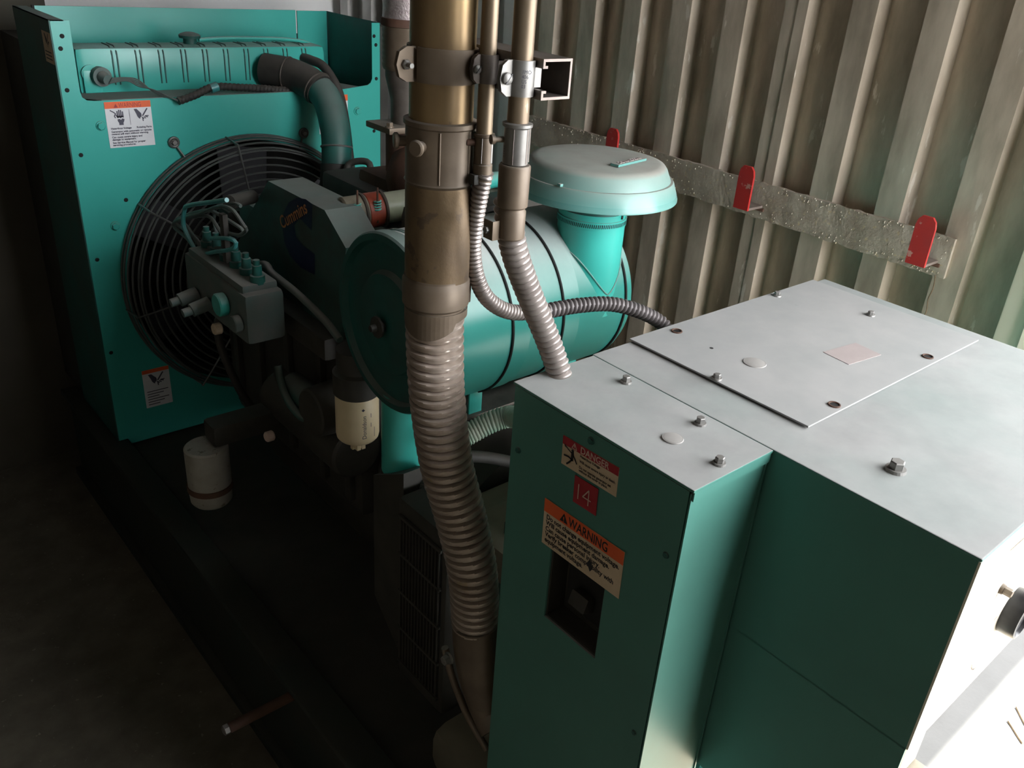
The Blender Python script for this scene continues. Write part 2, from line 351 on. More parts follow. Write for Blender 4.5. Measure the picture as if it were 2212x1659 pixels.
for yc in (0.692, 1.116, 1.537):
    hb = MB(); x1 = 1.652; w2 = 0.020
    prof = [(-w2, 0), (w2, 0), (w2, 0.078), (w2 * .86, 0.090), (w2 * .5, 0.098), (-w2 * .5, 0.098), (-w2 * .86, 0.090), (-w2, 0.078)]
    hb.prism(prof, (x1, yc, 1.240), (0, 1, 0), (0, 0, 1), 0.006)
    hk = hb.build('hook', 'red_paint', rl, smooth=False)
    MB().box((x1 + 0.005, yc - w2, 1.240), (1.712, yc + w2, 1.246), 0.001).build('hook_arm', 'cut_steel', hk, smooth=False)
    MB().box((1.706, yc - .026, 1.232), (1.712, yc + .026, 1.240), .002).build('weld', 'rust_brown', hk)
MB().tube(spline([(1.708, 0.668, 1.216), (1.706, 0.664, 1.19), (1.708, 0.668, 1.165), (1.707, 0.664, 1.14), (1.708, 0.668, 1.122)], 0.006), 0.0012, 6).build('hanging_wire', 'twig_brown', rl)

# ------------------------------------------------------------------ generator set: skid
sk = empty('skid_frame', (1.05, 1.3, 0), 'dark green steel base skid under the engine and radiator', 'skid')
for x0, x1 in ((0.555, 0.625), (1.46, 1.53)):
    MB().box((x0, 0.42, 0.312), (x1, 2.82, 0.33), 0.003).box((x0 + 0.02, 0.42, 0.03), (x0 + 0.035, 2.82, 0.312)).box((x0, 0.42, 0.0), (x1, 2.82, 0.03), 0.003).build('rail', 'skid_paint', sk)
MB().box((0.590, 0.42, 0.296), (1.48, 2.80, 0.304)).build('added_dark_deck', 'engine_black', sk, smooth=False)  # dark sheet added so the space between the rails stays black
MB().box((0.575, 0.42, 0.0), (1.51, 0.428, 0.312)).build('light_stop', 'skid_paint', sk, smooth=False)  # added plate that stops light running under the skid
dr = MB().cyl((0.425, 1.25, 0.30), (0.60, 1.25, 0.30), 0.011, n=14).build('drain_pipe', 'rust_brown', sk); dr['label'] = 'rusty red drain pipe'
MB().lathe([(0, .006), (.003, .011), (.012, .011), (.015, .008)], (0.412, 1.25, 0.30), (1, 0, 0), 6).build('end_plug', 'zinc', dr)

# ------------------------------------------------------------------ breaker box
ZT = 1.25
BX0, BX1, BY0, BY1, BZ0 = 0.651, 0.790, 0.432, 0.724, 0.33
bb = empty('breaker_box', (0.72, 0.58, BZ0), 'tall dark green breaker box with danger and warning labels', 'electrical box')
t = 0.003
e = MB()                                                # body open towards -X, closed by the cover plate
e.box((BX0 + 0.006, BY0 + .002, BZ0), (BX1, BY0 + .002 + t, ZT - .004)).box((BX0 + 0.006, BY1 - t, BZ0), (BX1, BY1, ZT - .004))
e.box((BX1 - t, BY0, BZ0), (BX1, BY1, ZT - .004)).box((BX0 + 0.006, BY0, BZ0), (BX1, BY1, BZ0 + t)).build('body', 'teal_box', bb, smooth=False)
wy0, wy1, wz0, wz1 = 0.531, 0.630, 0.929, 1.062          # window in the cover where the breaker handle shows
cv = MB()
for (ya, yb, za, zb) in ((BY0 + .004, wy0, BZ0, ZT - .006), (wy1, BY1 - .001, BZ0, ZT - .006), (wy0, wy1, BZ0, wz0), (wy0, wy1, wz1, ZT - .006)):
    cv.box((BX0, ya, za), (BX0 + .003, yb, zb))
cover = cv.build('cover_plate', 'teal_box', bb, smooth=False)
MB().box((BX0 + .0005, BY0 + .0005, BZ0), (BX0 + .012, BY0 + .0025, ZT - .008)).build('cover_flange', 'teal_box', cover, smooth=False)
fr = MB()
for (ya, yb, za, zb) in ((wy0, wy0 + .003, wz0, wz1), (wy1 - .003, wy1, wz0, wz1), (wy0, wy1, wz0, wz0 + .003), (wy0, wy1, wz1 - .003, wz1)):
    fr.box((BX0 + .003, ya, za), (BX0 + .034, yb, zb))
brk = fr.box((BX0 + .034, wy0 - .02, wz0 - .02), (BX0 + .09, wy1 + .02, wz1 + .02)).build('breaker', 'engine_black', bb, smooth=False)
MB().box((BX0 + .026, wy0 + .012, wz0 + .02), (BX0 + .034, wy1 - .012, wz1 - .03), .002).build('escutcheon', 'hole_black', brk, smooth=False)
hd = MB().box((BX0 + .008, wy0 + .034, wz0 + .040), (BX0 + .034, wy1 - .034, wz0 + .062), .003, Matrix.Rotation(0.35, 3, 'Y')).build('breaker_handle', 'rubber', brk)
MB().box((BX0 - .002, BY0 - .003, ZT - .004), (BX1 + .002, BY1 + .001, ZT - .0005), .0008).box((BX0 + .0005, BY0 - .0025, ZT - .016), (BX1, BY0 - .0005, ZT - .003)).build('top_lid', 'teal_box', bb, smooth=False)
B1 = hexbolt(0.0055, 0.009, 1.45, 'zinc'); B1s = hexbolt(0.0042, 0.0025, 1.2, 'teal_dark')
for u, v in ((1512, 908), (1352, 818), (1211, 800), (1553, 994)): put(B1, 'bolt', bb, onZ(u, v + 8, ZT - .0006), (0, 0, 1), random.random())
kp = onZ(1453, 947, ZT); MB().torus(kp, (0, 0, 1), 0.0118, 0.0012, 32, 6).lathe([(-.0005, .0112), (.0012, .0112), (.0016, .009)], kp, (0, 0, 1), 28).build('knockout', 'dust_plug', bb)
for u, v, s in ((1120, 972, 1), (1277, 952, 1), (1439, 1199, .9), (1370, 1582, .8)):
    put(B1s, 'screw', bb, onX(u, v, BX0) - V((.0002, 0, 0)), (-1, 0, 0), .4, s)
# labels on the -X face: reading direction runs towards -Y
LU, LW = V((0, -1, 0)), V((0, 0, 1))
def label(name, parent, o, wd, ht, m, th=0.0006, ux=LU, uy=LW, tilt=0.0):
    ux, uy = V(ux), V(uy)
    if tilt: ux, uy = ux * math.cos(tilt) + uy * math.sin(tilt), uy * math.cos(tilt) - ux * math.sin(tilt)
    o = V(o); ob = MB().prism([(0, 0), (wd, 0), (wd, ht), (0, ht)], o, ux, uy, th).build(name, m, parent, smooth=False)
    return ob, o, ux, uy
TH = 0.0009
dl, o, ux, uy = label('danger_label', bb, onX(1213, 1000, BX0) , 0.094, 0.040, 'label_cream', tilt=0.03)
dl['label'] = 'red and cream danger label with falling figure'
flat(MB(), [(0, .0285), (.094, .0285), (.094, .040), (0, .040)], o, ux, uy, TH).build('red_band', 'label_red', dl, smooth=False)
q = MB(); text(q, 'DANGER', 0.0128, o + ux * .031 + uy * .0298, ux, uy, lift=.0012, sx=.047 / tlen('DANGER', .0128), bold=.0002)
strip(q, [(.0165, .0300), (.0208, .0378), (.0251, .0300), (.0165, .0300)], .0011, o, ux, uy, .0012); strip(q, [(.0208, .0355), (.0208, .0325)], .0012, o, ux, uy, .0012)
q.build('white_lettering', 'ink_pale', dl, smooth=False)
q = MB()
sxd = .060 / tlen('Will cause severe injury or death.', .0052)
for i, (s, x, z) in enumerate((('Hazardous Voltage', .031, .0238), ('Will cause severe injury or death.', .031, .0165), ('Do not operate generator set', .031, .0085), ('without this cover in place.', .031, .0042))):
    text(q, s, .0052, o + ux * x + uy * z, ux, uy, lift=TH, sx=sxd, bold=.00012)
hd_ = [(.0185 + .0022 * math.cos(a), .0262 + .0022 * math.sin(a)) for a in [k * PI / 6 for k in range(12)]]
flat(q, hd_, o, ux, uy, .0013)
for pts, wd in ((([(.0185, .0235), (.0185, .0135)]), .0042), ([(.0175, .0225), (.0105, .0255), (.0045, .0285)], .0017), ([(.0195, .0215), (.0235, .0165), (.0270, .0120)], .0017),
                ([(.0185, .0140), (.0120, .0155), (.0045, .0145)], .0022), ([(.0185, .0140), (.0140, .0085), (.0100, .0045)], .0024), ([(.0040, .0290), (.0060, .0262)], .0008)):
    strip(q, pts, wd, o, ux, uy, .0013)
q.build('black_print', 'ink_black', dl, smooth=False)
nl, o, ux, uy = label('number_label', bb, onX(1239, 1082, BX0) - V((.0007, 0, 0)), 0.040, 0.038, 'label_red', tilt=0.04)
nl['label'] = 'red square label with the number 14'
q = MB(); strip(q, [(.0085, .029), (.0085, .0085)], .0016, o, ux, uy, .0013); strip(q, [(.0262, .0075), (.0262, .029), (.0165, .0155), (.0300, .0155)], .0016, o, ux, uy, .0013)
q.build('digits', 'ink_pale', nl, smooth=False)
wl, o, ux, uy = label('warning_label', bb, onX(1171, 1170, BX0) - V((.0003, 0, 0)), 0.141, 0.070, 'label_cream', tilt=0.02)
wl['label'] = 'orange and cream warning label about equipment voltage'
flat(MB(), [(0, .0505), (.141, .0505), (.141, .070), (0, .070)], o, ux, uy, TH).build('orange_band', 'label_orange', wl, smooth=False)
q = MB(); text(q, 'WARNING', .0190, o + ux * .046 + uy * .0533, ux, uy, lift=.0012, sx=.068 / tlen('WARNING', .0190), bold=.0003)
sxw = .129 / tlen('Do not change equipment voltage.', .0098)
flat(q, [(.0300, .0533), (.0445, .0533), (.0372, .0668)], o, ux, uy, .0012)
for i, s in enumerate(('Do not change equipment voltage.', 'Will cause equipment damage.', 'Can cause personal injury.', 'Verify breaker compatibility with', 'equipment voltage.')):
    text(q, s, .0098, o + ux * .0055 + uy * (.0412 - i * .0088), ux, uy, lift=TH, sx=sxw, bold=.00030)
flat(q, [(.083, .018), (.088, .0265), (.092, .024), (.094, .015), (.090, .009), (.087, .014)], o, ux, uy, .0011)
q.build('black_print', 'ink_black', wl, smooth=False)
text(MB(), '!', .0105, o + ux * .0358 + uy * .0545, ux, uy, lift=.0016, bold=.0002).build('exclamation_mark', 'label_orange', wl, smooth=False)

# ------------------------------------------------------------------ control box
MX0, MX1, MY0, MY1, MZ0 = 0.7935, 1.380, 0.187, 0.727, 0.98
cb = empty('control_box', (1.087, 0.457, MZ0), 'wide green generator control box with dusty grey top and cream gauge panel', 'control box')
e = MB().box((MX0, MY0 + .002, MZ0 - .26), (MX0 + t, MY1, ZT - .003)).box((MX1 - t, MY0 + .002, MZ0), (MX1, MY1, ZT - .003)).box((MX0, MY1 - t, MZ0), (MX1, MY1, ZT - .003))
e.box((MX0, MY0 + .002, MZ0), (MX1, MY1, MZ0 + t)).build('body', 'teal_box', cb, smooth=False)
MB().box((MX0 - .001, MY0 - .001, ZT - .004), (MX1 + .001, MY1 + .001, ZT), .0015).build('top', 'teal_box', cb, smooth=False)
pl = MB().box((0.869, 0.433, ZT + .0022), (1.345, 0.730, ZT + .0045), .0003).box((.93, .47, ZT - .001), (1.30, .70, ZT + .003)).build('access_plate', 'plate_dusty', cb, smooth=False)
B2 = hexbolt(0.0085, 0.012, 1.45, 'zinc'); B3 = hexbolt(0.005, 0.007, 1.5, 'zinc')
put(B2, 'bolt', cb, onZ(1934, 1016, ZT), (0, 0, 1), .3)
for u, v in ((1548, 818), (1880, 681), (1678, 639)): put(B3, 'bolt', pl, onZ(u, v, ZT + .0045), (0, 0, 1), random.random())
hl = MB().lathe([(0, .0060), (.0006, .0060)], (0, 0, 0), (0, 0, 1), 20); hm = bpy.data.meshes.new('h'); hm.from_pydata([tuple(p) for p in hl.v], [], hl.f); hm.materials.append(MATS['hole_black'])
wm = bpy.data.meshes.new('w'); q = MB().torus((0, 0, .0006), (0, 0, 1), .0072, .0013, 24, 6); wm.from_pydata([tuple(p) for p in q.v], [], q.f); wm.materials.append(MATS['rust_brown'])
for u, v in ((1462, 716), (1802, 875), (2004, 771)):
    h = put(hm, 'screw_hole', pl, onZ(u, v, ZT + .0045)); put(wm, 'rust_ring', h, onZ(u, v, ZT + .0045))
put(hm, 'screw_hole', pl, onZ(1537, 752, ZT + .0045), sc=.45)
kp = onZ(1630, 784, ZT + .0045); MB().torus(kp, (0, 0, 1), .0150, .0013, 36, 6).lathe([(0, .0143), (.0012, .0143), (.0018, .011)], kp, (0, 0, 1), 32).build('knockout', 'dust_plug', pl)
st, o, ux, uy = label('sticker', pl, (1.075, 0.500, ZT + .0045), .075, .045, 'sticker_pink', ux=V((1, 0, 0)), uy=V((0, 1, 0)), tilt=-.12); st['label'] = 'faded dusty pink sticker'
pn = MB().box((MX0 + .0002, MY0 - .0006, MZ0 + .002), (MX1 - .004, MY0 + .002, ZT - .0045), .0002).build('gauge_panel', 'panel_cream', cb, smooth=False)
def gauge(x, z, r, m='gauge_black'):
    g = MB().lathe([(0, r * 1.0), (.012, r * 1.0), (.020, r * .97), (.0205, r * .86), (.016, r * .82)], (x, MY0 - .0006, z), (0, -1, 0), 36).build('gauge', m, pn)
    MB().lathe([(0, r * .82), (.001, r * .82)], (x, MY0 - .0155, z), (0, -1, 0), 32).build('gauge_glass', 'glass_pane', g)
for x, z, r in ((0.985, 1.085, .030), (1.005, 1.185, .030), (1.075, 1.10, .030), (1.075, 1.19, .030), (1.16, 1.19, .036), (1.26, 1.19, .036)): gauge(x, z, r)
put(hexbolt(.005, .012, 1.3, 'conduit_brown'), 'screw', pn, (0.909, MY0 - .0006, 1.155), (0, -1, 0))
q = MB()
def groove(x0, z0, x1, z1, wd=.0016):
    strip(q, [(x0, z0), (x1, z1)], wd, (0, MY0 - .0008, 0), V((1, 0, 0)), V((0, 0, 1)), .0004)
groove(.882, 1.220, .882, 1.185); groove(.882, 1.220, 1.30, 1.224)
groove(.906, 1.148, .885, 1.140); groove(.885, 1.140, .885, 1.078); groove(.800, 1.030, .850, 1.035); groove(.935, 1.0, .935, 1.02)
strip(q, [(.945 + .030 * math.cos(a), 1.055 + .040 * math.sin(a)) for a in [PI * .5 + k * PI / 12 for k in range(13)]], .0016, (0, MY0 - .0008, 0), V((1, 0, 0)), V((0, 0, 1)), .0004)
q.build('panel_print', 'conduit_brown', pn, smooth=False)

# ------------------------------------------------------------------ strut channel, clamps and the three conduits
SX = 0.632                                              # open face of the strut; it runs along Y
ss = empty('strut_channel', (SX + .02, 1.0, 1.60), 'brown C-shaped steel strut channel behind the three conduits', 'strut channel')
c = .0412; th = .0028
prof = [(0, 0), (0, .0095), (.0065, .0095), (.0065, .0068), (th, .0068), (th, th), (c - th, th), (c - th, c - th), (th, c - th), (th, c - .0068), (.0065, c - .0068), (.0065, c - .0095), (0, c - .0095), (0, c), (c, c), (c, 0)]
b = MB().prism(prof, (SX, .885, 1.600), (1, 0, 0), (0, 0, 1), 0.188); b.build('channel', 'strut_steel', ss, smooth=False)
MB().prism([(p[0], p[1]) for p in prof], (SX, .697, 1.600), (1, 0, 0), (0, 0, 1), .0012).build('cut_end', 'cut_steel', ss, smooth=False)
SZ = 1.6206
def vpipe(x, y, z0, z1, r, name, m, parent): return MB().cyl((x, y, z0), (x, y, z1), r, n=36).build(name, m, parent)
# large conduit
GX, GY = 0.594, 0.820
g = empty('large_conduit', (0.70, 0.80, 0.55), 'thick brown steel conduit with ribbed flexible lower length entering breaker box', 'conduit')
vpipe(GX, GY, 1.545, 3.00, .0365, 'rigid_pipe', 'conduit_steel', g)
cp = MB().lathe([(0, .0385), (.004, .0415), (.006, .0402), (.066, .0402), (.068, .0425), (.073, .0425), (.074, .0385)], (GX, GY, 1.487), (0, 0, 1), 40).build('coupling', 'conduit_brown', g)
for a in (-2.2, -1.25, -.3, .9, 2.2): MB().box((GX + .0400 * math.cos(a) - .0012, GY + .0400 * math.sin(a) - .0012, 1.494), (GX + .0415 * math.cos(a) + .0012, GY + .0415 * math.sin(a) + .0012, 1.552)).build('rib', 'conduit_brown', cp)
for a in (PI * .86, PI * 1.13):
    d = V((math.cos(a), math.sin(a), 0)); p = V((GX, GY, 1.535)) + d * .038
    s_ = MB().cyl(p, p + d * .010, .0062, n=16).cyl(p + d * .010, p + d * .016, .0092, n=18, bev=.0015).build('set_screw', 'conduit_brown', cp)
MB().lathe([(0, .0360), (.004, .0395), (.120, .0400), (.124, .0385)], (GX, GY, 1.365), (0, 0, 1), 40).build('sleeve', 'conduit_dark', g)
cn = MB().lathe([(0, .0360), (.012, .0372), (.016, .0372), (.020, .0415), (.050, .0418), (.053, .0395), (.056, .0395)], (GX - .001, GY, 1.318), (0, 0, 1), 40).build('squeeze_connector', 'conduit_brown', g)
lip = MB()                                             # torn lower lip of the connector
vs = []; fs = []; N_ = 24
for i in range(N_ + 1):
    a = PI * .75 + i / N_ * PI * 1.1; dz = .010 + .022 * math.sin(PI * min(1, i / N_ * 1.3)) if i < N_ * .7 else .008
    for r, z in ((.0395, 1.332), (.0395, 1.330 - dz), (.0375, 1.330 - dz), (.0375, 1.332)): vs.append((GX + r * math.cos(a), GY + r * math.sin(a), z))
for i in range(N_):
    for k in range(4): k2 = (k + 1) % 4; fs.append((i * 4 + k, i * 4 + k2, i * 4 + 4 + k2, i * 4 + 4 + k))
lip.add(vs, fs).build('connector_lip', 'conduit_brown', cn, smooth=False)
MB().box((GX + .040, GY - .012, 1.330), (GX + .046, GY + .012, 1.374), .002).build('clamp_ear', 'conduit_brown', cn)
gp = [onX(944, 520, .594), onX(941, 600, .595), onX(939, 700, .598), onX(944, 850, .606), onX(964, 1000, .622), onX(996, 1120, .640), onX(1020, 1230, .652), onX(1028, 1350, .662)]
flex(gp, .0378, .0138, .0044, 40, 10, 'strip').build('flexible_length', 'flex_steel', g)
pe = gp[-1]; bo = V((0.690, 0.735, pe.z - .20))
el = MB().tube(spline([pe + V((0, 0, .01)), pe + V((.004, -.003, -.05)), pe + V((.010, -.010, -.10)), bo + V((0, .035, .03)), bo], .012), .038, 32).build('angle_connector', 'conduit_brown', g)
MB().tube(spline([pe + V((-.036, .030, -.05)), pe + V((-.026, .022, -.11)), bo + V((-.03, .06, .00)), bo + V((-.02, .012, -.05))], .01), .006, 10).build('connector_flange', 'conduit_brown', el)
put(hexbolt(.008, .012, 1.3, 'zinc'), 'clamp_screw', el, pe + V((-.040, .012, -.055)), (-1, 0, 0))
# medium conduit
PX, PY = SX - .0125, 0.716
m_ = empty('medium_conduit', (0.75, 0.70, ZT), 'slim bronze conduit with grey flexible length bending down behind breaker box', 'conduit')
vpipe(PX, PY, 1.555, 3.00, .0117, 'rigid_pipe', 'conduit_slim', m_)
cp = MB().lathe([(0, .0125), (.001, .0140), (.039, .0140), (.041, .0165), (.044, .0165), (.045, .013)], (PX, PY, 1.530), (0, 0, 1), 28).build('coupling', 'zinc', m_)
for a in (-2.5, -1.3, -.4): MB().box((PX + .0136 * math.cos(a) - .0008, PY + .0136 * math.sin(a) - .0008, 1.532), (PX + .0150 * math.cos(a) + .0008, PY + .0150 * math.sin(a) + .0008, 1.570)).build('rib', 'strut_steel', cp)
p = V((PX - .012, PY + .008, 1.556)); MB().cyl(p, p + V((-.010, .003, 0)), .0034, n=12).cyl(p + V((-.010, .003, 0)), p + V((-.014, .004, 0)), .0052, n=14).build('set_screw', 'conduit_brown', cp)
text(MB(), 'STEEL', .006, V((PX - .0150, PY + .001, 1.538)), V((0, 0, 1)), V((.35, .9, 0)), sx=.9).build('stamped_lettering', 'ink_black', cp, smooth=False)
MB().lathe([(0, .0150), (.002, .0172), (.046, .0178), (.048, .0165)], (PX, PY, 1.482), (0, 0, 1), 32).build('sleeve', 'conduit_brown', m_)
cn = MB().lathe([(0, .0140), (.002, .0158), (.032, .0160), (.034, .0145), (.037, .0145)], (PX, PY, 1.446), (0, 0, 1), 32).build('squeeze_connector', 'conduit_brown', m_)
br = MB().box((PX - .026, PY + .002, 1.446), (PX - .0245, PY + .017, 1.468), .0005).box((PX - .026, PY + .0005, 1.446), (PX - .012, PY + .002, 1.468), .0005).build('clamp_bracket', 'conduit_brown', cn)
put(hexbolt(.0042, .004, 1.0, 'zinc'), 'bracket_screw', br, (PX - .026, PY + .0095, 1.457), (-1, 0, 0))
mp_ = [onX(1097, 428, .6195), onX(1100, 480, .622), onX(1112, 545, .634), onX(1134, 610, .656), onX(1162, 680, .680), onX(1188, 745, .70), onX(1206, 800, .712), onX(1216, 850, .718)]
flex(mp_, .0148, .0088, .0023, 28, 10).build('flexible_length', 'flex_grey', m_)
# small conduit
QX, QY = SX - .0095, 0.776
s3 = empty('small_conduit', (0.95, 0.75, 1.20), 'thinnest conduit with a looping flexible tail across to control box', 'conduit')
vpipe(QX, QY, 1.545, 3.00, .0092, 'rigid_pipe', 'conduit_slim', s3)
cp = MB().lathe([(0, .0095), (.001, .0108), (.030, .0108), (.031, .0122), (.034, .0122)], (QX, QY, 1.517), (0, 0, 1), 24).build('coupling', 'conduit_brown', s3)
for a in (-2.4, -1.2): MB().box((QX + .0106 * math.cos(a) - .0007, QY + .0106 * math.sin(a) - .0007, 1.519), (QX + .0118 * math.cos(a) + .0007, QY + .0118 * math.sin(a) + .0007, 1.547)).build('rib', 'zinc', cp)
p = V((QX - .010, QY + .004, 1.541)); MB().cyl(p, p + V((-.010, .003, 0)), .0040, n=12).build('set_screw', 'rust_brown', cp)
cn = MB().lathe([(0, .0090), (.002, .0112), (.022, .0112), (.024, .0095)], (QX, QY, 1.494), (0, 0, 1), 24).build('squeeze_connector', 'conduit_brown', s3)
MB().box((QX - .016, QY - .006, 1.494), (QX + .004, QY + .014, 1.506), .002).build('clamp_ear', 'engine_black', cn)
sp_ = [onX(1047, 372, .6225), onX(1036, 420, .623), onX(1026, 480, .626), onX(1021, 540, .632), onX(1030, 600, .645), onX(1056, 648, .668), onX(1105, 674, .71), onX(1180, 672, .775), onX(1250, 660, .835), onX(1320, 657, .895), onX(1380, 672, .945), onX(1425, 695, .985), onX(1450, 722, 1.0)]
i = 7
flex(sp_[:i + 1], .0098, .0062, .0015, 22, 8).build('flexible_length', 'flex_grey', s3)
fd = flex(sp_[i:], .0100, .0080, .0018, 22, 8).build('flexible_tail', 'flex_dark', s3); fd['label'] = 'dark ribbed flexible tail'
# clamps that hold the conduits to the strut
def clamp(x, y, r, hgt, label, m, wing, bolt_r, slot, zc=SZ):
    k = empty('pipe_clamp', (x, y, zc - hgt / 2), label, 'pipe clamp', 'pipe clamps on the strut')
    for sgn in (1, -1):                                 # two half straps meeting at a pair of flat ears on the -X side
        vs = []; fs = []; a0, a1 = PI - .18, .25; nn = 18
        for i in range(nn + 1):
            a = (a0 + (a1 - a0) * i / nn) * sgn
            for rr in (r + .0003, r + .0027):
                for z in (zc - hgt / 2, zc + hgt / 2): vs.append((x + rr * math.cos(a), y + rr * math.sin(a), z))
        for i in range(nn):
            o = i * 4
            for q in ((0, 1, 5, 4), (2, 6, 7, 3), (0, 4, 6, 2), (1, 3, 7, 5)): fs.append(tuple(o + j for j in q))
        fs += [(0, 2, 3, 1), tuple(nn * 4 + j for j in (0, 1, 3, 2))]
        sb = MB().add(vs, fs)
        yy = y + sgn * .0016; x0 = x - r + .001; w = wing
        pr = [(0, -hgt / 2), (0, hgt / 2), (-w * .5, hgt / 2), (-w * .85, hgt * .36), (-w, 0), (-w * .85, -hgt * .36), (-w * .5, -hgt / 2)]
        sb.prism([(q[0], q[1]) for q in pr], (x0, yy + .0012, zc), (1, 0, 0), (0, 0, 1), .0024)
        sb.box((x + r * .86, y + sgn * r * .28 - .0012, zc - hgt * .28), (SX + .012, y + sgn * r * .28 + .0012, zc + hgt * .28))
        sb.build('strap', m, k, smooth=True)
    p = V((x - r - wing * .52, y - .003, zc))
    bt = MB().lathe([(0, bolt_r), (bolt_r * .5, bolt_r), (bolt_r * .8, bolt_r * .6)], p, (0, -1, 0), 20 if slot else 6).build('clamp_bolt', 'zinc', k)
    if slot: MB().box(p + V((-bolt_r, -bolt_r * .82, -.0006)), p + V((bolt_r, -bolt_r * .62, .0006)), rot=Matrix.Rotation(-.9, 3, 'Y')).build('slot', 'ink_black', bt)
    else: MB().cyl(p, p + V((0, -.012, 0)), bolt_r * .5, n=12).build('bolt_shank', 'zinc', bt)
    return k
k1 = clamp(GX, GY, .0367, .036, 'wide dark brown pipe clamp around the thick conduit', 'conduit_brown', .026, .0055, False)
k2 = clamp(PX, PY, .0120, .036, 'small bright zinc pipe clamp with slotted screw on the slim conduit', 'zinc', .019, .0062, True)
k3 = clamp(QX, QY, .0095, .030, 'small dark pipe clamp between the thick and slim conduits', 'strut_steel', .014, .0045, True)
q = MB()
for i, s in enumerate(('1MO', '406', 'US', '03')): text(q, s, .0052, V((PX - .0095, PY - .0125, 1.6265 - i * .0048)), V((.75, -.66, 0)), V((0, 0, 1)), lift=.0002, sx=.9)
q.build('stamped_lettering', 'ink_grey', k2, smooth=False)

# ------------------------------------------------------------------ air cleaner
AY, AZ, AR, AX0, AX1 = 1.183, 1.131, 0.160, 0.751, 1.212
ac = empty('air_cleaner', (1.0, AY, AZ - AR), 'big glossy teal air cleaner canister lying behind the conduits', 'air cleaner')
cbod = MB().lathe([(.030, AR * .985), (.032, AR), (AX1 - AX0 - .010, AR), (AX1 - AX0, AR * .97)], (AX0, AY, AZ), (1, 0, 0), 72).build('canister', 'teal_dusty', ac)
lid = MB().lathe([(.030, AR * .99), (.026, AR * 1.02), (.004, AR * 1.02), (0, AR * 1.0), (-.001, AR * .93), (.010, AR * .90), (.012, AR * .60), (.002, AR * .56), (-.002, AR * .20), (-.006, AR * .16)], (AX0, AY, AZ), (1, 0, 0), 72).build('end_cover', 'teal_dark', ac)
MB().lathe([(0, .008), (.010, .008), (.012, .020), (.016, .020), (.018, .007), (.028, .006)], (AX0 - .004, AY, AZ), (-1, 0, 0), 10).build('wing_nut', 'engine_black', lid)
for x in (AX0 + .155, AX0 + .275, AX1 - .022):
    MB().torus((x, AY, AZ), (1, 0, 0), AR + .0012, .0026, 96, 8).build('seal_groove', 'hole_black', cbod)
for x0, x1 in ((AX0 + .156, AX0 + .195), (AX0 + .276, AX0 + .315)):
    MB().lathe([(0, AR + .0005), (.001, AR + .0026), (x1 - x0 - .001, AR + .0026), (x1 - x0, AR + .0005)], (x0, AY, AZ), (1, 0, 0), 96, False, False).build('mounting_band', 'teal_dusty', ac)
for dx in (.040, .046): MB().torus((AX0 + dx, AY, AZ), (1, 0, 0), AR + .0005, .0016, 96, 6).build('bead', 'teal_dusty', cbod)
MB().lathe([(0, .118), (.030, .118), (.036, .108), (.040, .09)], (AX1, AY, AZ + .005), (1, 0, 0), 48).build('end_outlet', 'teal_dusty', ac)
NX, NY, NR = 1.137, AY - AR + .063, .063
nk = MB().cyl((NX, NY, AZ - .01), (NX, NY, 1.318), NR, n=56).build('inlet_neck', 'teal_bright', ac)
MB().lathe([(0, NR - .0015), (.045, NR - .0015)], (NX, NY, 1.312), (0, 0, 1), 56, False, False).build('inner_sleeve', 'teal_dark', nk)
# raised weld line of the saddle: a V on the front of the neck
wp = []
for i in range(25):
    a = -PI * .98 + i / 24 * PI * .96; wp.append(V((NX + (NR + .001) * math.cos(a), NY + (NR + .001) * math.sin(a), 1.166 + .082 * abs(math.cos(a)) ** 1.3)))
MB().tube(wp, .0012, 6).build('weld_seam', 'teal_cap', nk)
hc = MB().lathe([(0, NR + .0006), (.0005, NR + .002), (.0135, NR + .002), (.014, NR + .0006)], (NX, NY, 1.293), (0, 0, 1), 64, False, False).build('hose_clamp', 'teal_bright', nk)
q = MB()
for i in range(110):
    a = 2 * PI * i / 110; e = V((math.cos(a), math.sin(a), 0)); tt = V((-e.y, e.x, 0)); c0 = V((NX, NY, 1.300)) + e * (NR + .0024)
    q.add([c0 + tt * s1 * .0008 + V((0, 0, s2 * .0036)) + tt * (s2 * .0004) for s1, s2 in ((-1, -1), (1, -1), (1, 1), (-1, 1))], [(0, 1, 2, 3)])
o = q.build('clamp_slots', 'hole_black', hc, smooth=False); o['kind'] = 'stuff'
for a in (-1.35,):
    MB().box((NX + (NR + .0005) * math.cos(a) - .0015, NY + (NR + .0005) * math.sin(a) - .002, 1.310), (NX + (NR + .0005) * math.cos(a) + .0015, NY + (NR + .0005) * math.sin(a) + .002, 1.330)).build('sleeve_slit', 'hole_black', nk)
KZ = 1.346
rc = empty('rain_cap', (NX, NY, 1.318), 'round mushroom-shaped dusty teal rain cap on top of the air cleaner inlet', 'rain cap')
MB().lathe([(.000, .120), (.000, .146), (.002, .1515), (.005, .1515), (.032, .1415), (.035, .1395), (.035, .132), (.006, .138)], (NX, NY, KZ), (0, 0, 1), 80, False, False).build('lower_rim', 'teal_cap', rc)
tp = MB().lathe([(.026, .120), (.028, .1355), (.032, .1365), (.054, .1265), (.060, .1215), (.063, .110), (.0655, .06), (.066, .001)], (NX, NY, KZ), (0, 0, 1), 80, True, True).build('dome', 'teal_cap', rc)
MB().lathe([(0, .061), (.050, .061)], (NX, NY, KZ - .030), (0, 0, 1), 48, False, False).build('collar', 'teal_dark', rc)
cc = onZ(1358, 352, KZ + .066); ux = (onZ(1394, 345, KZ + .066) - onZ(1310, 365, KZ + .066)).normalized(); uy = V((0, 0, 1)).cross(ux)
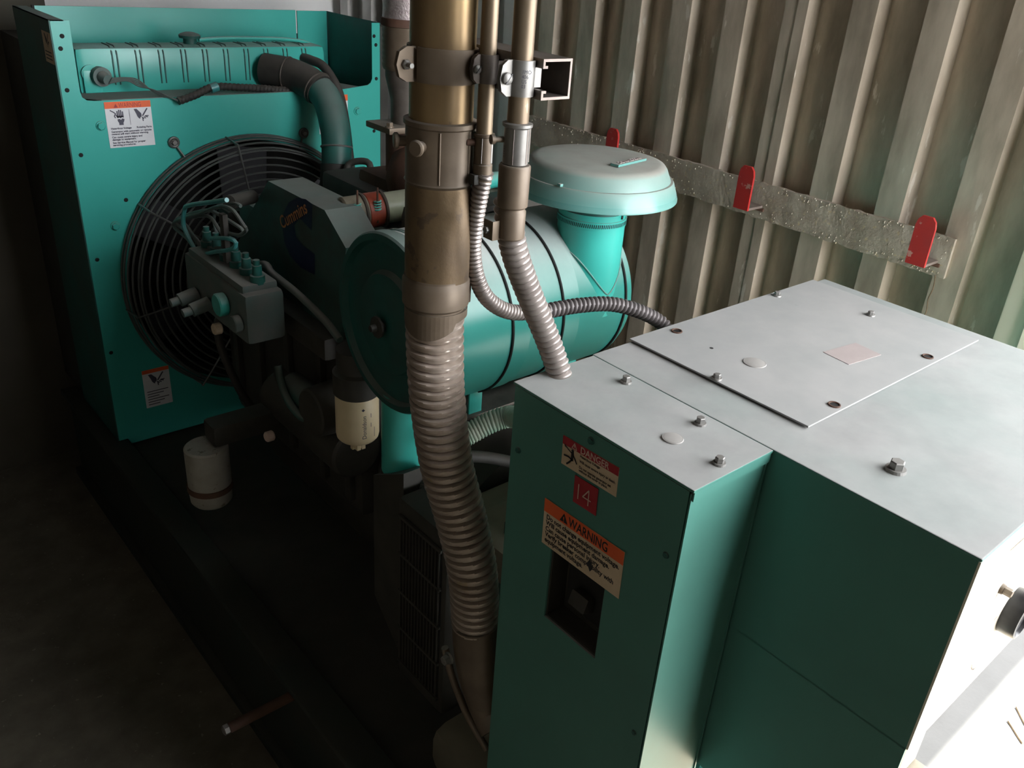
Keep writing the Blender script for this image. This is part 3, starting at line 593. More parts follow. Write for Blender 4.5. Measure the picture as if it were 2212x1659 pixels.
npl = MB().prism([(-.045, -.0085), (.045, -.0085), (.045, .0085), (-.045, .0085)], cc, ux, uy, .004).build('nameplate', 'teal_cap', rc, smooth=False); npl['label'] = 'small raised nameplate'
text(MB(), 'DONALDSON', .0125, cc + V((0, 0, .004)) - uy * .0045, ux, uy, 'CENTER', .88, lift=.0006, th=.0005).build('raised_lettering', 'sticker_pink', npl, smooth=False)
MB().box((NX - .135, NY - .048, KZ + .036), (NX - .128, NY - .040, KZ + .041), .001).build('spot_weld', 'teal_cap', rc)
# mounting bracket below the canister
bk = empty('mounting_bracket', (0.97, 1.14, 0.938), 'flat grey steel plate with green upright under the air cleaner', 'bracket')
MB().box((.87, 1.10, .938), (1.20, 1.30, .944), .001).build('plate', 'strut_steel', bk)
MB().box((.885, 1.108, .944), (.915, 1.112, 1.00), .001).build('upright', 'teal_bright', bk)
MB().box((1.13, 1.108, .944), (1.16, 1.112, 1.00), .001).build('upright', 'teal_bright', bk)
# outlet pipe below the end of the canister
op = empty('air_outlet_pipe', (.83, 1.19, .72), 'vertical teal air pipe with black rubber coupling below the canister end', 'air pipe')
MB().cyl((.800, 1.19, .800), (.800, 1.19, .985), .047, n=36).build('pipe', 'teal_bright', op)
MB().lathe([(0, .049), (.02, .052), (.065, .052), (.070, .049), (.078, .050), (.084, .048)], (.800, 1.19, .730), (0, 0, 1), 36).build('rubber_coupling', 'rubber', op)

# ------------------------------------------------------------------ radiator
RY0, RY1, RX0, RX1, RT = 2.400, 2.720, 0.600, 1.503, 1.490
rd = empty('radiator', (1.05, 2.56, .33), 'tall teal radiator casing with ribbed top tank and round fan opening', 'radiator')
# front panel: sheet with open top notch and round fan opening
FCX, FCZ, FR = 1.062, 0.800, 0.375
out = [(RX0, .31), (RX1, .31), (RX1, RT), (1.476, RT), (1.476, 1.330), (1.470, 1.318), (1.460, 1.312), (1.36, 1.302), (.672, 1.302), (.655, 1.304), (.645, 1.312), (.642, 1.325), (.642, RT), (RX0, RT)]
bm = bmesh.new()
ov = [bm.verts.new((x, 0, z)) for x, z in out]; oe = [bm.edges.new((ov[i], ov[(i + 1) % len(ov)])) for i in range(len(ov))]
iv = [bm.verts.new((FCX + FR * math.cos(2 * PI * k / 64), 0, FCZ + FR * math.sin(2 * PI * k / 64))) for k in range(64)]; ie = [bm.edges.new((iv[i], iv[(i + 1) % 64])) for i in range(64)]
r = bmesh.ops.triangle_fill(bm, use_beauty=True, edges=oe + ie)
bm.verts.index_update(); b = MB(); vs = [V((q.co.x, RY0, q.co.z)) for q in bm.verts]; fs = [tuple(q.index for q in f.verts) for f in bm.faces]; bm.free(); nv = len(vs)
b.add(vs + [p + V((0, .003, 0)) for p in vs], fs + [tuple(i + nv for i in f) for f in fs] + [(i, (i + 1) % len(out), nv + (i + 1) % len(out), nv + i) for i in range(len(out))])
fp = b.build('front_panel', 'teal_bright', rd, smooth=False)
MB().lathe([(0, FR), (.05, FR), (.09, FR * .97)], (FCX, RY0 + .002, FCZ), (0, 1, 0), 72, False, False).build('fan_shroud', 'engine_black', rd)
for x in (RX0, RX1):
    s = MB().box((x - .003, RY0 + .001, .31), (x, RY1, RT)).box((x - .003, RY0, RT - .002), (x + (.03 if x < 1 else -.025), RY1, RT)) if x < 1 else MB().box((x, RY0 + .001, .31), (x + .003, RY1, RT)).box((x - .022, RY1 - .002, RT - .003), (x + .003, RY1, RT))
    s.build('side_panel', 'teal_dark' , rd, smooth=False)  # darker teal puts the shade of these side faces into their colour
MB().box((1.506, RY0 + .004, .33), (1.535, RY0 + .03, RT - .01)).build('side_flange', 'engine_black', rd, smooth=False)
MB().box((.645, RY1 - .004, 1.30), (1.392, RY1, RT + .001)).build('back_panel', 'teal_bright', rd, smooth=False)
MB().box((1.396, RY1 - .007, 1.30), (1.50, RY1 - .003, RT)).build('back_panel', 'teal_bright', rd, smooth=False)
MB().box((.640, RY1 - .012, 1.30), (.646, RY1 - .003, RT + .003)).build('edge_trim', 'hole_black', rd, smooth=False)
MB().prism([(.690, 0), (1.46, 0), (1.42, .10), (.60, .10)], (0, RY0 + .003, 1.3015), (1, 0, 0), (0, 1, 0), .002).build('tank_shelf', 'cast_dust', rd, smooth=False)
MB().box((.63, 2.60, .36), (1.47, 2.66, 1.30)).build('core', 'hole_black', rd, smooth=False)
MB().box((.612, RY1 + .002, .31), (1.49, 3.078, 1.40)).build('light_block', 'engine_black', rd, smooth=False)  # unseen box added to block light passing behind the radiator
# top tank with pressed ribs
TY, TZ0, TZ1, TX0, TX1 = 2.500, 1.310, 1.416, .668, 1.376
tb = MB().box((TX0, TY, TZ0 - .02), (TX1, TY + .10, TZ1), .022)
tank = tb.build('top_tank', 'teal_bright', rd)
for i in range(10):
    x = .765 + i * .0598
    rb = MB()
    for dx in (-.006, .006): rb.tube([(x + dx, TY + .0005, TZ0 + .012), (x + dx, TY - .0005, TZ1 - .03), (x + dx, TY + .002, TZ1 - .012), (x + dx, TY + .018, TZ1 + .0005), (x + dx, TY + .07, TZ1 + .0005)], .0022, 6)
    rb.build('tank_rib', 'teal_dark', tank)
MB().box((TX0 + .012, TY - .006, TZ0 - .006), (TX0 + .055, TY + .004, TZ0 + .050), .003).build('mount_tab', 'teal_bright', tank)
MB().cyl((.700, TY - .004, 1.352), (.700, TY + .004, 1.352), .022, n=24).build('boss', 'teal_bright', tank)
fcap = MB().lathe([(0, .018), (.014, .018), (.015, .028), (.022, .029), (.026, .024), (.030, .012)], (.985, TY + .05, TZ1), (0, 0, 1), 28).build('filler_cap', 'teal_dark', tank)
MB().tube(spline([(1.01, TY + .05, TZ1 + .010), (1.10, TY + .05, TZ1 + .014), (1.27, TY + .05, TZ1 + .010), (1.35, TY + .05, TZ1 - .005), (1.40, TY + .06, TZ1 - .06)], .01), .0055, 10).build('overflow_tube', 'teal_bright', tank)
sn = onY(215, 165, TY - .01)
se = MB().cyl(sn + V((0, .02, 0)), sn + V((.004, -.012, 0)), .024, n=20).cyl(sn + V((.004, -.012, 0)), sn + V((.010, -.032, -.004)), .016, .013, n=12).build('level_sensor', 'cast_dust', tank)
wr_ = MB(); a = sn + V((.012, -.034, -.006))
for k in range(5):
    w0 = onY(300, 180, 2.44) + V((0, 0, .004 * k - .008)); w1 = onY(335 + k, 195 + k * 2, 2.41); w2 = onY(385, 219, 2.38)
    wr_.tube(spline([a + V((.002 * k, 0, .003 * k - .006)), a + V((.04, -.01, .002 * k)), w0, w1, w2 + V((0, 0, .0012 * k))], .006), .0017, 6)
wr_.build('sensor_wires', 'line_grey', se)
lm = [onY(385, 219, 2.38), onY(420, 206, 2.385), onY(462, 188, 2.40), onY(520, 189, 2.40), onY(580, 192, 2.41), onY(640, 198, 2.42), onY(668, 205, 2.43)]
loom = flex(lm, .0095, .012, .0012, 14, 6).build('wire_loom', 'rubber', rd)
p = onY(462, 189, 2.40); MB().cyl(p + V((-.010, 0, -.003)), p + V((.010, 0, .003)), .0125, n=18).build('loom_clip', 'line_teal', loom)
# bolts and holes on the front panel
B5 = hexbolt(.0095, .008, 1.35, 'teal_bright'); B6 = hexbolt(.0045, .002, 1.2, 'hole_black')
for u, v in ((218, 272), (249, 488), (772, 240)): put(B5, 'bolt', fp, onY(u, v, RY0), (0, -1, 0), random.random())
for u, v in ((175, 335), (272, 432), (210, 561), (134, 78), (131, 105), (145, 195), (808, 78), (812, 97), (813, 170), (808, 283), (240, 762)): put(B6, 'screw_hole', fp, onY(u, v, RY0), (0, -1, 0))
# warning labels on the radiator
RU, RW = V((1, 0, 0)), V((0, 0, 1))
def hand_print(q, o, ux, uy, s, lift=.0012):            # hand cut by a blade: rotating parts pictogram
    flat(q, [(x * s, y * s) for x, y in ((0, 1), (.22, 1), (.52, .66), (.55, .52), (.52, .38), (.44, .34), (.40, .22), (.30, .30), (.22, .42), (.16, .62))], o, ux, uy, lift)
    flat(q, [(x * s, y * s) for x, y in ((.56, .46), (.98, 1.04), (1.06, .98), (.66, .42))], o, ux, uy, lift)
    for a, b in (((.56, .36), (.70, .22)), ((.70, .36), (.84, .26)), ((.78, .42), (1.0, .34)), ((.60, .28), (.62, .06)), ((.84, .44), (1.06, .44))): strip(q, [(a[0] * s, a[1] * s), (b[0] * s, b[1] * s)], .075 * s, o, ux, uy, lift)
def shock_print(q, o, ux, uy, s, lift=.0012):           # raised hand and spark: hazardous voltage pictogram
    strip(q, [(x * s, y * s) for x, y in ((0, 1.0), (.20, .88), (.34, .76), (.24, .60), (.30, .48))], .07 * s, o, ux, uy, lift)
    for x, h in ((.46, .92), (.58, 1.0), (.70, .98), (.82, .88)): strip(q, [(x * s, .52 * s), (x * s, h * s)], .085 * s, o, ux, uy, lift)
    strip(q, [(.36 * s, .66 * s), (.46 * s, .50 * s)], .08 * s, o, ux, uy, lift)
    flat(q, [(x * s, y * s) for x, y in ((.42, .60), (.86, .60), (.86, .46), (.74, .52), (.66, .42), (.56, .50), (.46, .44))], o, ux, uy, lift)
    flat(q, [(x * s, y * s) for x, y in ((.42, .36), (.56, .40), (.66, .32), (.76, .42), (.90, .36), (.86, .22), (.80, .12), (.80, -.04), (.50, -.04), (.50, .12), (.44, .22))], o, ux, uy, lift)
def warn_big(o, wd, ht, tilt, name_label):
    lb, o, ux, uy = label('warning_label', fp, o, wd, ht, 'label_white', ux=RU, uy=RW, tilt=tilt); lb['label'] = name_label
    s = wd / .114
    flat(MB(), [(0, .0985 * s), (wd, .0985 * s), (wd, ht), (0, ht)], o, ux, uy, .0009).build('orange_band', 'label_orange', lb, smooth=False)
    q = MB(); text(q, 'WARNING', .0165 * s, o + ux * .034 * s + uy * .1005 * s, ux, uy, lift=.0013, sx=.70)
    flat(q, [(.022 * s, .1005 * s), (.032 * s, .1005 * s), (.027 * s, .110 * s)], o, ux, uy, .0013); q.build('heading', 'ink_red', lb, smooth=False)
    sxr = .100 * s / tlen('Generator with automatic or remote', .0064 * s)
    q = MB(); shock_print(q, o + ux * .012 * s + uy * .058 * s, ux, uy, .036 * s); hand_print(q, o + ux * .070 * s + uy * .062 * s, ux, uy, .033 * s)
    strip(q, [(.058 * s, .056 * s), (.058 * s, .095 * s)], .0008, o, ux, uy, .0012)
    for x, z, tx in ((.008, .0465, 'Hazardous Voltage'), (.072, .0465, 'Rotating Parts'), (.008, .0385, 'Generator with automatic or remote'), (.008, .0325, 'control will start without warning.'), (.008, .0245, 'Can cause severe injury and'), (.008, .0185, 'damage to equipment.'), (.008, .0105, 'See Service Manual for proper'), (.008, .0045, 'servicing procedures.')):
        text(q, tx, .0064 * s, o + ux * x * s + uy * z * s, ux, uy, lift=.0011, sx=sxr, bold=.00022)
    q.build('grey_print', 'ink_grey', lb, smooth=False)
warn_big(onY(238, 320, RY0) - V((0, .0006, 0)), .114, .115, .0, 'white warning label with orange heading and hand pictograms')
lb, o, ux, uy = label('warning_label', fp, onY(690, 290, RY0) - V((0, .0006, 0)), .098, .112, 'label_white', ux=RU, uy=RW); lb['label'] = 'white warning label partly hidden behind coolant hose'
flat(MB(), [(0, .094), (.098, .094), (.098, .112), (0, .112)], o, ux, uy, .0009).build('orange_band', 'label_orange', lb, smooth=False)
q = MB(); hand_print(q, o + ux * .050 + uy * .052, ux, uy, .036)
for i in range(6): strip(q, [(.006, .040 - i * .0065), (.090 - (i % 3) * .012, .040 - i * .0065)], .0022, o, ux, uy, .0012)
q.build('grey_print', 'ink_grey', lb, smooth=False)
lb, o, ux, uy = label('warning_label', fp, onY(317, 882, RY0) - V((0, .0006, 0)), .077, .124, 'label_white', ux=RU, uy=RW); lb['label'] = 'dirty narrow warning label low on the panel'
flat(MB(), [(0, .112), (.077, .112), (.077, .124), (0, .124)], o, ux, uy, .0009).build('orange_band', 'label_orange', lb, smooth=False)
q = MB(); hand_print(q, o + ux * .016 + uy * .066, ux, uy, .042)
for i in range(6): strip(q, [(.008, .052 - i * .0085), (.068 - (i % 3) * .014, .052 - i * .0085)], .0026, o, ux, uy, .0012)
q.build('grey_print', 'ink_grey', lb, smooth=False)
lb, o, ux, uy = label('side_label', rd, (RX0 - .003, 2.475, 1.388), .070, .072, 'label_cream'); lb['label'] = 'brown stained label on the side panel'
q = MB(); hand_print(q, o + ux * .020 + uy * .036, ux, uy, .032)
for i in range(3): strip(q, [(.010, .026 - i * .008), (.060, .026 - i * .008)], .0028, o, ux, uy, .0012)
q.build('black_print', 'ink_black', lb, smooth=False)
# fan guard of concentric wires
fg = empty('fan_guard', (FCX, RY0, FCZ - .39), 'round wire guard of concentric rings over the radiator fan', 'fan guard')
for i in range(5): MB().torus((FCX, RY0 - .008 - i * .015, FCZ), (0, 1, 0), .392 - .0028 * i * i * .55, .0030, 96, 6).build('ring', 'guard_wire', fg)
for i in range(15): MB().torus((FCX, RY0 - .076, FCZ), (0, 1, 0), .362 - i * .0205, .0028, 88, 6).build('ring', 'guard_wire', fg)
for k in range(8):
    a = PI / 2 + .16 + k * PI / 4; e = V((math.cos(a), 0, math.sin(a))); c0 = V((FCX, RY0, FCZ))
    MB().tube(spline([c0 + e * .394 + V((0, -.004, 0)), c0 + e * .388 + V((0, -.060, 0)), c0 + e * .366 + V((0, -.080, 0)), c0 + e * .075 + V((0, -.080, 0))], .02), .0030, 6).build('spoke', 'guard_wire', fg)
for u, v in ((375, 307), (655, 287)):
    p = onY(u, v, RY0 - .001); e = (V((FCX, p.y, FCZ)) - p).normalized()
    t_ = MB().torus(p + V((0, -.003, 0)), (0, 1, 0), .012, .004, 24, 8).tube([p + e * .012 + V((0, -.003, 0)), p + e * .045 + V((0, -.010, 0))], .003, 6).build('mount_eye', 'guard_wire', fg)
    put(hexbolt(.007, .007, 1.2, 'zinc'), 'bolt', t_, p + V((0, -.004, 0)), (0, -1, 0))
fn = empty('cooling_fan', (FCX, RY0 + .10, FCZ - .06), 'grey bladed cooling fan turning behind the wire guard', 'fan')
MB().cyl((FCX, RY0 + .01, FCZ), (FCX, RY0 + .10, FCZ), .060, n=28).build('hub', 'engine_black', fn)
for k in range(6):
    a = PI / 2 - .02 + k * PI / 3; e = V((math.cos(a), 0, math.sin(a))); tt = V((-math.sin(a), 0, math.cos(a))); c0 = V((FCX, RY0 + .055, FCZ))
    vs = []
    for rr, hw in ((.05, .035), (.20, .055), (.345, .062)):
        for s1 in (-1, 1):
            for d_ in (0, .003): vs.append(c0 + e * rr + tt * s1 * hw + V((0, s1 * .030 + d_, 0)))
    fs = []
    for i in range(2): o_ = i * 4; fs += [(o_, o_ + 2, o_ + 6, o_ + 4), (o_ + 1, o_ + 5, o_ + 7, o_ + 3), (o_, o_ + 4, o_ + 5, o_ + 1), (o_ + 2, o_ + 3, o_ + 7, o_ + 6)]
    fs += [(0, 1, 3, 2), (8, 10, 11, 9)]
    MB().add(vs, fs).build('blade', 'fan_grey', fn)
# coolant pipe from the top tank to the engine
ch = empty('coolant_pipe', (1.12, 2.2, 1.0), 'thick coolant pipe curving from the top tank down to the engine', 'coolant pipe')
h0 = onY(572, 150, TY); h1 = onY(640, 165, 2.42); h2 = onY(700, 205, 2.32); h3 = onY(724, 280, 2.25); h4 = onY(727, 350, 2.22); h5 = onY(724, 440, 2.20)
P = spline([h0, h1, h2, h3, h4, h5], .012); na = int(len(P) * .36)
MB().tube(P[:na + 1], .046, 24).build('rubber_hose', 'rubber', ch)
MB().tube(P[na:int(len(P) * .80)], .042, 24).build('steel_bend', 'teal_dark', ch)
MB().tube(P[int(len(P) * .80) - 1:], .045, 24).build('lower_hose', 'rubber', ch)
for i in (int(na * .42), na - 1):
    d = (P[i + 1] - P[i - 1]).normalized(); MB().torus(P[i], d, .0465, .0022, 40, 6).build('hose_clamp', 'strut_steel', ch)
i = int(len(P) * .70); MB().torus(P[i], P[i + 1] - P[i - 1], .043, .003, 40, 6).build('hose_clamp', 'zinc', ch)
vh = MB().tube(spline([onY(655, 125, TY), onY(672, 130, TY - .03), onY(700, 145, 2.42), onY(730, 195, 2.36), onY(745, 260, 2.32), onY(755, 340, 2.30), onY(765, 430, 2.28)], .012), .0135, 14).build('vent_hose', 'rubber')
tag(vh, 'thin black vent hose running down beside the coolant pipe', 'hose')
dt = MB().tube(spline([onY(737, 432, 2.15), onY(748, 370, 2.15), onY(758, 352, 2.15), onY(785, 348, 2.12), onY(799, 356, 2.10), onY(801, 385, 2.08), onY(812, 405, 2.06), onY(840, 411, 2.02)], .01), .0095, 14).build('bent_tube', 'engine_black')
tag(dt, 'dark bent metal tube in front of the radiator right edge', 'tube')

# ------------------------------------------------------------------ engine
en = empty('engine', (1.06, 1.65, .33), 'dark diesel engine with blue-logo side cover in front of the radiator', 'engine')
MB().box((.86, 1.46, .50), (1.28, 2.14, .98), .02).build('block', 'engine_black', en)
for y in (1.50, 1.62, 1.78, 1.94, 2.08): MB().box((.845, y - .012, .54), (.865, y + .012, .95), .004).build('block_rib', 'engine_black', en)
MB().box((.90, 1.46, .98), (1.24, 2.12, 1.10), .012).build('cylinder_head', 'engine_paint', en)
MB().box((.92, 1.40, .34), (1.22, 2.10, .50), .03).build('oil_pan', 'engine_black', en)
MB().box((.88, 2.14, .52), (1.26, 2.21, 1.06), .015).build('gear_housing', 'engine_black', en)
MB().lathe([(0, .10), (.012, .10), (.018, .085), (.026, .085), (.032, .10), (.045, .10)], (FCX, 2.22, .66), (0, 1, 0), 40).build('crank_pulley', 'engine_black', en)
MB().lathe([(0, .16), (.20, .17), (.28, .20), (.34, .20)], (1.06, 1.455, .61), (0, -1, 0), 40).build('flywheel_housing', 'engine_black', en)
MB().box((1.10, 1.50, 1.10), (1.24, 2.05, 1.17), .02).build('valve_cover', 'engine_black', en)
# side cover with the maker's logo
IX = .852
ring = [(579, 391), (701, 454), (747, 536), (742, 640), (735, 735), (640, 690), (500, 575), (516, 520), (535, 470)]
poly = [(onX(u, v, IX).y, onX(u, v, IX).z) for u, v in ring]
ic = MB().prism(poly, (IX, 0, 0), (0, 1, 0), (0, 0, 1), .085).build('side_cover', 'engine_paint', en, smooth=False)
q = MB().add([onX(u, v, IX - .0008) for u, v in ((641, 427), (623, 438), (612, 461), (610, 490), (614, 522), (626, 552), (649, 578), (680, 594), (680, 549), (655, 531), (640, 513), (636, 487), (647, 471), (673, 498), (675, 441), (660, 430))], [tuple(range(16))])
q.build('logo_letter', 'logo_blue', ic, smooth=False)
a, b_ = onX(609, 495, IX - .0014), onX(672, 454, IX - .0014); ux = (b_ - a).normalized(); uy = V((-1, 0, 0)).cross(ux); L_ = (b_ - a).length
text(MB(), 'Cummins', L_ * .245, a, ux, uy, sx=.95, bold=.0006).build('logo_lettering', 'logo_orange', ic, smooth=False)
# injection pump and its lines
ip = MB().box((.695, 1.64, .92), (.785, 1.97, 1.035), .012).box((.700, 1.66, 1.03), (.780, 1.95, 1.050), .006).build('injection_pump', 'cast_dust', en)
for i in range(6):
    y = 1.675 + i * .052
    MB().lathe([(0, .016), (.018, .016), (.019, .011), (.040, .010), (.041, .007), (.052, .007)], (.742, y, 1.046), (0, 0, 1), 10).build('delivery_valve', 'teal_dark', ip)
MB().cyl((.694, 1.74, .985), (.672, 1.74, .985), .026, n=28, bev=.003).build('pump_plug', 'teal_bright', ip)
MB().cyl((.694, 1.67, .965), (.676, 1.67, .965), .019, n=22, bev=.002).build('pump_plug', 'cast_dust', ip)
for y in (1.83, 1.90): MB().cyl((.692, y, .955), (.650, y, .945), .016, n=14).cyl((.650, y, .945), (.630, y, .942), .010, n=10).build('fuel_fitting', 'cast_dust', ip)
LP = [([(426, 548), (398, 492), (399, 452), (412, 443), (455, 437), (490, 432)], .715, 'line_teal', .0052),
      ([(440, 552), (412, 500), (395, 474), (430, 462), (470, 447), (500, 452), (525, 485), (532, 497), (515, 508), (480, 500)], .73, 'line_grey', .0042),
      ([(455, 560), (420, 512), (380, 482), (395, 468), (440, 455), (462, 458), (500, 480), (526, 500), (510, 512)], .74, 'line_grey', .0042),
      ([(435, 565), (408, 520), (376, 490), (384, 476), (430, 467), (455, 470), (480, 505), (508, 520), (498, 535), (450, 535)], .735, 'line_grey', .0042),
      ([(415, 580), (408, 572), (425, 555), (460, 545), (500, 538), (510, 524), (490, 515), (455, 515)], .72, 'line_teal', .0048),
      ([(470, 560), (470, 520), (462, 470), (470, 448), (505, 440), (520, 445)], .76, 'line_grey', .0042)]
for pts, x, m, r in LP: MB().tube(spline([onX(u, v, x + .003 * (i % 3)) for i, (u, v) in enumerate(pts)], .008), r, 8).build('injector_line', m, en)
MB().box((.72, 1.78, 1.06), (.732, 1.80, 1.17), .002).build('line_bracket', 'engine_black', en)
MB().cyl(onX(495, 437, .76), onX(545, 425, .84), .016, n=14).build('inlet_union', 'engine_black', en)
MB().tube(spline([onX(500, 540, .80), onX(545, 568, .80), onX(575, 572, .80), onX(588, 590, .80), onX(640, 632, .80), onX(700, 690, .80), onX(735, 735, .80)], .01), .008, 10).build('fuel_pipe', 'cast_dust', en)
MB().box((.81, 1.52, .90), (.86, 1.98, .955), .012).build('fuel_manifold', 'engine_black', en)
MB().cyl((.86, 1.50, .80), (.76, 1.50, .80), .062, .055, n=28, bev=.004).build('starter_cap', 'engine_black', en)
MB().cyl((.84, 1.44, .70), (.84, 1.80, .70), .062, n=28, bev=.006).build('starter_motor', 'engine_black', en)
MB().cyl((.80, 1.48, .79), (.80, 1.66, .79), .032, n=20, bev=.004).build('starter_solenoid', 'engine_paint', en)
for u, v, r in ((460, 712, .014), (573, 945, .012)): p = onX(u, v, .70); MB().cyl(p, p + V((.02, 0, 0)), r, n=14, bev=.003).build('sender', 'label_cream' if u < 500 else 'ink_pale', en)
MB().tube(spline([(.80, 1.90, .95), (.74, 1.92, .85), (.76, 1.88, .70), (.80, 1.82, .60)], .012), .010, 10).build('fuel_hose', 'rubber', en)
MB().tube(spline([onX(600, 790, .76), onX(615, 850, .76), onX(640, 890, .76), onX(665, 905, .77), onX(700, 880, .80)], .01), .009, 10).build('fuel_hose', 'engine_paint', en)
MB().box((.635, 1.735, .631), (.86, 1.80, .685), .012).build('oil_filter_head', 'engine_black', en)
# oil filter
of = empty('oil_filter', (.625, 1.765, .47), 'grimy off-white oil filter hanging low beside the skid rail', 'filter')
MB().lathe([(0, .030), (.004, .042), (.012, .048), (.040, .050), (.156, .050), (.160, .046)], (.625, 1.765, .47), (0, 0, 1), 32).build('can', 'filter_white', of)
MB().lathe([(0, .0505), (.001, .0525), (.015, .0525), (.016, .0505)], (.625, 1.765, .512), (0, 0, 1), 32, False, False).build('strap', 'rust_brown', of)
# coolant filter
FX, FY = .800, 1.370
ff = empty('fuel_filter', (FX, FY, .77), 'clean cream filter canister with vertical lettering under the air cleaner', 'filter')
MB().lathe([(0, .026), (.006, .038), (.012, .043), (.020, .0445), (.108, .0445), (.112, .042)], (FX, FY, .788), (0, 0, 1), 40).build('can', 'filter_cream', ff)
hx = MB()
for k in range(6):
    a = k * PI / 3; c0 = V((FX + .011 * math.cos(a), FY + .011 * math.sin(a), .768)); hx.box(c0 - V((.0045, .0045, 0)), c0 + V((.0045, .0045, .022)), .001)
hx.cyl((FX, FY, .772), (FX, FY, .79), .013, n=16).build('drain_boss', 'filter_cream', ff)
MB().lathe([(0, .044), (.004, .048), (.05, .048), (.055, .04), (.10, .04)], (FX, FY, .899), (0, 0, 1), 32).build('filter_head', 'engine_black', ff)
tm = MB(); text(tm, 'Donaldson', .0125, V((0, 0, 0)), V((1, 0, 0)), V((0, 1, 0)), sx=1.0); [strip(tm, [(a, -.011), (a + .009, -.011)], .0012, (0, 0, 0), V((1, 0, 0)), V((0, 1, 0))) for a in (.026, .048)]
flat(tm, [(.056 + .0035 * math.cos(k), .004 + .0035 * math.sin(k)) for k in (0, 1.57, 3.14, 4.71)], (.012, .002, 0), (1, 0, 0), (0, 1, 0))
strip(tm, [(.0, -.020), (.022, -.020)], .0012, (0, 0, 0), V((1, 0, 0)), V((0, 1, 0)))
a0 = math.atan2(-FY, -FX) + .40; R_ = .0450
tm.v = [V((FX + R_ * math.cos(a0 - p.y / R_), FY + R_ * math.sin(a0 - p.y / R_), .812 + p.x)) for p in tm.v]
tm.build('lettering', 'ink_grey', ff, smooth=False)
# exhaust
EX, EY = 1.140, 1.712
ex = empty('exhaust_pipe', (EX, EY, 1.20), 'braided steel exhaust bellows rising behind the thick conduit', 'exhaust')
MB().lathe([(0, .052), (.02, .050), (.05, .053), (.09, .050), (.13, .053), (.17, .050), (.60, .052)], (EX, EY, 1.575), (0, 0, 1), 36).build('braided_bellows', 'braid', ex)
MB().lathe([(0, .0525), (.001, .0545), (.016, .0545), (.017, .0525)], (EX, EY, 1.558), (0, 0, 1), 36, False, False).build('band', 'rust_brown', ex)
MB().lathe([(0, .050)] + [(.004 + i * .006, .0515 + (.0018 if i % 2 else 0)) for i in range(14)] + [(.094, .050)], (EX, EY, 1.468), (0, 0, 1), 36).build('wrapped_sleeve', 'conduit_brown', ex)
MB().lathe([(0, .034), (.05, .034), (.10, .046), (.12, .046)], (EX, EY, 1.352), (0, 0, 1), 32).build('cone', 'strut_steel', ex)
fl_ = MB().box((EX - .075, EY - .05, 1.338), (EX + .075, EY + .05, 1.352), .003).build('flange', 'conduit_brown', ex)
for dx in (-.065, .06): put(hexbolt(.008, .010, 1.3, 'conduit_brown'), 'bolt', fl_, (EX + dx, EY - .035, 1.352))
MB().lathe([(0, .04), (.03, .055), (.07, .085), (.11, .085), (.15, .06), (.165, .05)], (EX + .02, EY + .05, 1.235), (0, -1, 0), 36).build('turbine_housing', 'rust_brown', ex)
MB().cyl((EX, EY, 1.24), (EX, EY, 1.34), .045, n=24).build('turbine_outlet', 'rust_brown', ex)
MB().box((EX + .0, EY + .06, 1.08), (EX + .12, EY + .22, 1.20), .02).build('manifold', 'rust_brown', ex)
# charge air tube with red hose and spring clamps
ct = empty('charge_air_tube', (1.10, 1.58, 1.14), 'pale green charge air tube with red hose joint and spring clamps', 'air tube')
CA = V((.925, 1.615, 1.190)); CB = V((1.34, 1.555, 1.215)); d = (CB - CA).normalized()
MB().cyl(CA + d * .075, CB, .034, n=28).build('tube', 'pipe_pale', ct)
MB().cyl(CA - d * .01, CA + d * .05, .037, n=28, bev=.004).build('hose_sleeve', 'alternator_tan', ct)
MB().cyl(CA + d * .040, CA + d * .080, .0385, n=28, bev=.004).build('red_hose', 'silicone_red', ct)
for s in (.036, .082):
    p = CA + d * s; k = MB().torus(p, d, .039, .003, 36, 6).build('band_clamp', 'strut_steel', ct)
    q = p + V((-.028, -.030, .0)); MB().cyl(q + V((0, 0, -.02)), q + V((0, 0, .058)), .0028, .0022, n=8).build('clamp_bolt', 'rust_brown', k)
    MB().tube([q + V((.007 * math.cos(t), .007 * math.sin(t), .006 + .0235 * t / (2 * PI * 4))) for t in [i * .4 for i in range(63)]], .0018, 6).build('spring', 'teal_bright', k)
cr_ = MB().tube(spline([onY(985, 455, 1.50), onY(1010, 425, 1.50), onY(1035, 400, 1.50), onY(1070, 388, 1.50), onY(1110, 392, 1.50)], .012), .018, 16).build('crossover_pipe', 'teal_bright'); tag(cr_, 'short curved teal pipe glimpsed between the two thinner conduits', 'pipe')
gt = MB().tube(spline([onY(1118, 455, 1.42), onY(1130, 438, 1.42), onY(1150, 430, 1.42), onY(1180, 440, 1.42), onY(1205, 455, 1.42)], .008), .004, 10).build('breather_tube', 'wrap_pale'); tag(gt, 'thin pale green tube arching under the rain cap', 'tube')
tb_ = MB().box((.98, 1.40, 1.10), (1.42, 1.50, 1.24), .03).build('compressor_cover', 'engine_black', en)

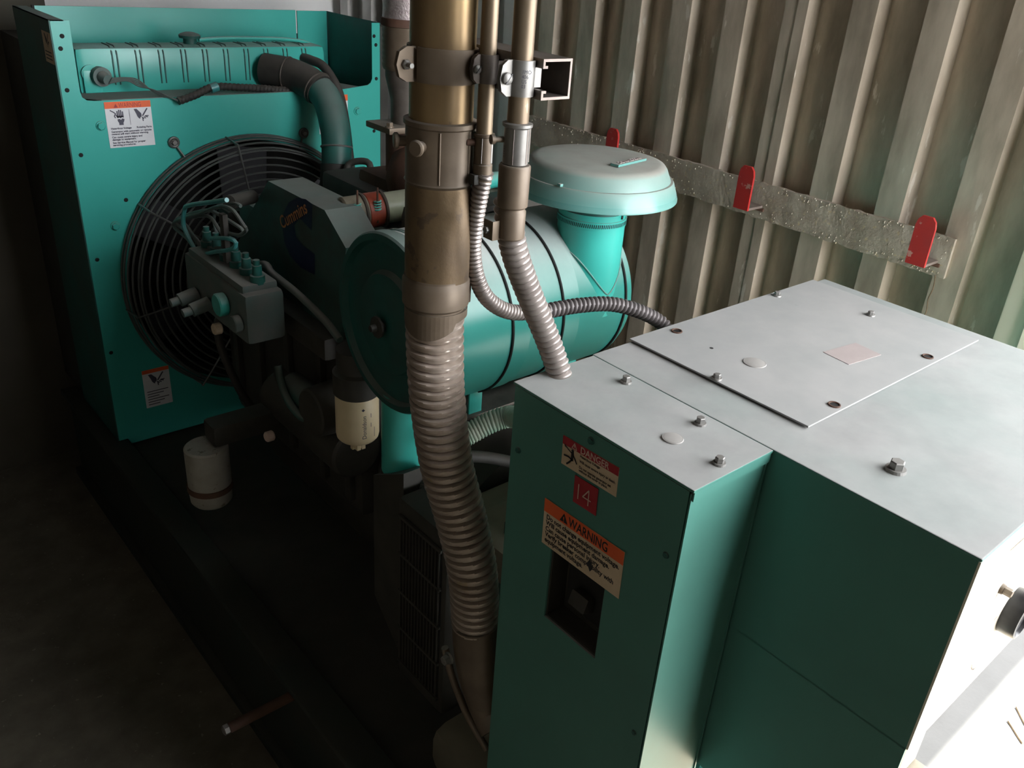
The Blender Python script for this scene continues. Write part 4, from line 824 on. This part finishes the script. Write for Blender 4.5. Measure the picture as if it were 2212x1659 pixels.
# ------------------------------------------------------------------ alternator end
al = empty('alternator', (1.07, .62, .30), 'dark alternator with slotted side vent beneath the control box', 'alternator')
MB().lathe([(0, .24), (.02, .26), (.52, .26), (.55, .24)], (1.08, .43, .58), (0, 1, 0), 48).build('stator_housing', 'teal_dark', al)
MB().box((.80, .96, .42), (1.36, 1.10, .77), .03).build('end_housing', 'alternator_tan', al)
MB().box((.722, .945, .40), (.80, 1.10, .83), .012).build('vent_box', 'engine_black', al)
vg = MB().box((.7205, .958, .44), (.7225, 1.086, .795)).build('side_vent', 'hole_black', al, smooth=False)
for i in range(13): y = .962 + i * .0100; MB().box((.7165, y - .0012, .445), (.7205, y + .0012, .79)).build('vent_bar', 'engine_black', vg, smooth=False)
for z in (.44, .53, .62, .71, .795): MB().box((.7155, .956, z - .003), (.7205, 1.088, z + .003)).build('vent_crossbar', 'engine_black', vg, smooth=False)
MB().prism([(1.115, .86), (1.22, .80), (1.22, .50), (1.115, .40)], (.745, 0, 0), (0, 1, 0), (0, 0, 1), .05).build('air_cowl', 'engine_black', en, smooth=False)
MB().box((.68, .735, .304), (.82, .93, .42), .035).build('foot', 'alternator_tan', al)
MB().box((1.30, .735, .304), (1.44, .93, .42), .035).build('foot', 'alternator_tan', al)
MB().box((.80, .80, .72), (1.36, 1.02, .795), .02).build('terminal_shelf', 'alternator_tan', al)
MB().box((.84, .92, .795), (1.10, .935, .82)).build('shelf_lip', 'engine_black', al, smooth=False)
rh = flex([onY(985, 955, 1.08), onY(1015, 936, 1.075), onY(1060, 912, 1.06), onY(1100, 900, 1.04), onY(1130, 905, 1.0)], .020, .007, .0016, 20, 6).build('wrapped_hose', 'wrap_pale'); tag(rh, 'pale green tape-wrapped hose below the air cleaner bracket', 'hose')
bh = MB().tube(spline([onY(1000, 985, 1.03), onY(1050, 988, 1.02), onY(1110, 1000, 1.0), onY(1150, 1020, .97)], .01), .011, 14).build('black_hose', 'rubber'); tag(bh, 'plain black hose under the tape-wrapped hose', 'hose')
th_ = flex([onY(925, 1020, 1.12), onY(918, 1055, 1.11), onY(925, 1095, 1.10), onY(948, 1132, 1.08), onY(985, 1150, 1.05)], .010, .004, .001, 16, 6).build('ribbed_hose', 'line_grey'); tag(th_, 'thin ribbed hose tucked behind the thick flexible conduit', 'hose')

# ------------------------------------------------------------------ small things on the ground
for (p, q) in (((2180, 1558), (2212, 1606)), ((2198, 1528), (2220, 1570))):
    a, b_ = onZ(*p, .004), onZ(*q, .004)
    o = MB().tube(spline([a + V((0, 0, .002)), a.lerp(b_, .3) + V((.004, .003, 0)), a.lerp(b_, .7), b_], .006), .006, 7).build('twig', 'twig_brown')
    tag(o, 'dry twig on the sunlit ground, ' + ('nearer the gauge panel' if p[0] < 2190 else 'at the right picture edge'), 'twig')
